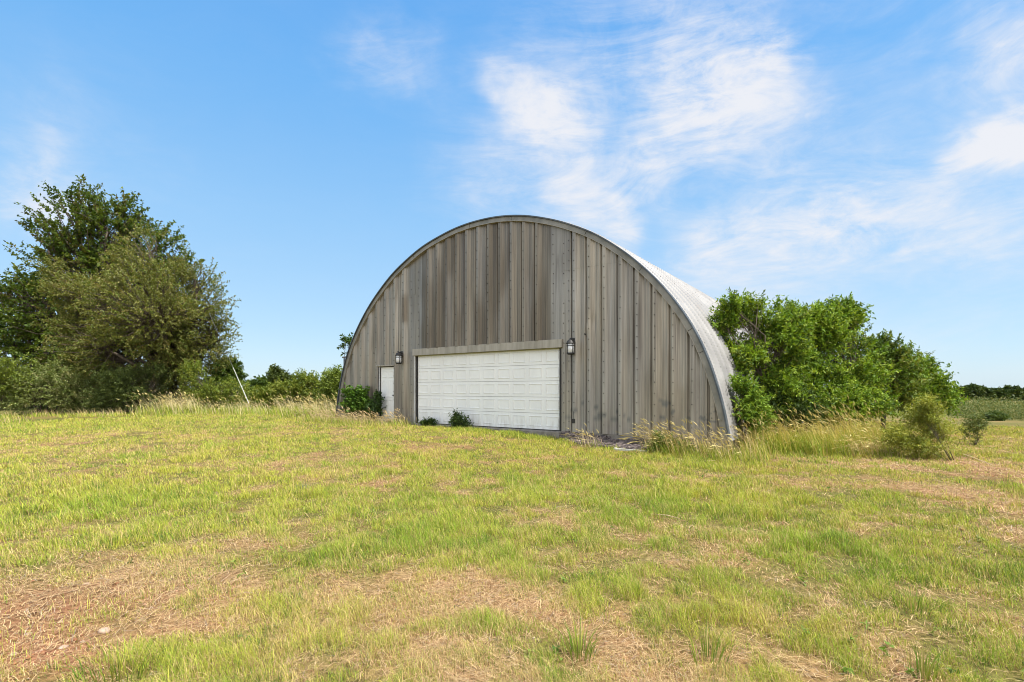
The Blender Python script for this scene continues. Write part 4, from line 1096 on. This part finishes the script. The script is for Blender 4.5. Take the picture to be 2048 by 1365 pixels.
for px, py, r, s in BANK:
    v = np.array([(px - CX) / F, 1, (CY - py) / F]); ln = np.linalg.norm(v); v = v / ln; rad = r / F / ln
    d = vmath('DISTANCE', wd, tuple(float(q) for q in v)).outputs['Value']
    m = nd(nt, 'ShaderNodeMapRange', _interpolation_type='SMOOTHERSTEP'); L(d, m.inputs['Value'])
    m.inputs['From Min'].default_value = rad * 1.7; m.inputs['From Max'].default_value = 0; m.inputs['To Min'].default_value = 0; m.inputs['To Max'].default_value = s
    acc = m.outputs[0] if acc is None else math_('ADD', acc, m.outputs[0])
st = nt.nodes.new('ShaderNodeMapping'); st.inputs['Rotation'].default_value = (0, math.radians(38), 0); st.inputs['Scale'].default_value = (.55, 1.0, 1.9); L(DIR, st.inputs[0])
f1 = wnoise(wd, 3.4, 8, .58, .3).outputs[0]
f2 = wnoise(st.outputs[0], 5.5, 9, .66, 1.6).outputs[0]
f3 = wnoise(st.outputs[0], 17, 6, .65, 1.0).outputs[0]
brk = math_('ADD', math_('ADD', math_('MULTIPLY', f1, .95), math_('MULTIPLY', f2, 1.0)), math_('MULTIPLY', f3, .55))
brk = math_('MULTIPLY', math_('SUBTRACT', brk, .82), 1.25)
# unseen bright cloud bank added behind the camera to fill the shaded front wall
bdot = vmath('DOT_PRODUCT', DIR, (.12, -.96, 0.25)).outputs['Value']
beh = nd(nt, 'ShaderNodeMapRange', _interpolation_type='SMOOTHSTEP'); L(bdot, beh.inputs['Value'])
beh.inputs['From Min'].default_value = .10; beh.inputs['From Max'].default_value = .60; beh.inputs['To Min'].default_value = 0; beh.inputs['To Max'].default_value = 1.6
tot = math_('ADD', acc, beh.outputs[0])
veil = nd(nt, 'ShaderNodeMapRange', _interpolation_type='SMOOTHSTEP'); L(vmath('DOT_PRODUCT', DIR, (.92, .35, .18)).outputs['Value'], veil.inputs['Value'])
veil.inputs['From Min'].default_value = .1; veil.inputs['From Max'].default_value = .75; veil.inputs['To Min'].default_value = .16; veil.inputs['To Max'].default_value = .50
den = math_('MULTIPLY', math_('ADD', math_('MULTIPLY', tot, 1.42), veil.outputs[0]), brk)
den2 = nd(nt, 'ShaderNodeMapRange', _interpolation_type='SMOOTHSTEP'); L(den, den2.inputs['Value'])
den2.inputs['From Min'].default_value = .0; den2.inputs['From Max'].default_value = 1.32; den2.inputs['To Min'].default_value = 0; den2.inputs['To Max'].default_value = .92
mx = nd(nt, 'ShaderNodeMix', _data_type='RGBA'); L(den2.outputs[0], mx.inputs[0]); L(skymix.outputs[2], mx.inputs[6]); ccol = nd(nt, 'ShaderNodeMix', _data_type='RGBA'); ccol.inputs[6].default_value = (4.25, 4.25, 4.4, 1); ccol.inputs[7].default_value = (8.7, 8.55, 8.45, 1)
csel = nd(nt, 'ShaderNodeMapRange', _interpolation_type='SMOOTHSTEP'); L(bdot, csel.inputs['Value']); csel.inputs['From Min'].default_value = .0; csel.inputs['From Max'].default_value = .5  # added rear cloud made brighter than the visible banks
L(csel.outputs[0], ccol.inputs[0]); L(ccol.outputs[2], mx.inputs[7])
L(mx.outputs[2], bg.inputs['Color'])

# ------------------------------------------------------------------ camera
cam = bpy.data.cameras.new('camera'); cam.sensor_width = 36; cam.lens = F / 2048 * 36; cam.shift_y = (CY - 682.5) / 2048; cam.clip_end = 6000; cam.clip_start = .05
co = bpy.data.objects.new('camera', cam); C.objects.link(co); co.location = (0, 0, EYE); co.rotation_euler = (math.pi / 2, 0, 0); S.camera = co

S.view_settings.view_transform = 'Standard'; S.view_settings.look = 'None'; S.view_settings.gamma = 1; S.view_settings.exposure = .50
S.render.engine = 'CYCLES'
S.cycles.max_bounces = 6; S.cycles.diffuse_bounces = 3; S.cycles.transmission_bounces = 4; S.cycles.use_denoising = True; S.cycles.denoising_prefilter = 'ACCURATE'; S.cycles.filter_width = 1.0
S.render.film_transparent = False
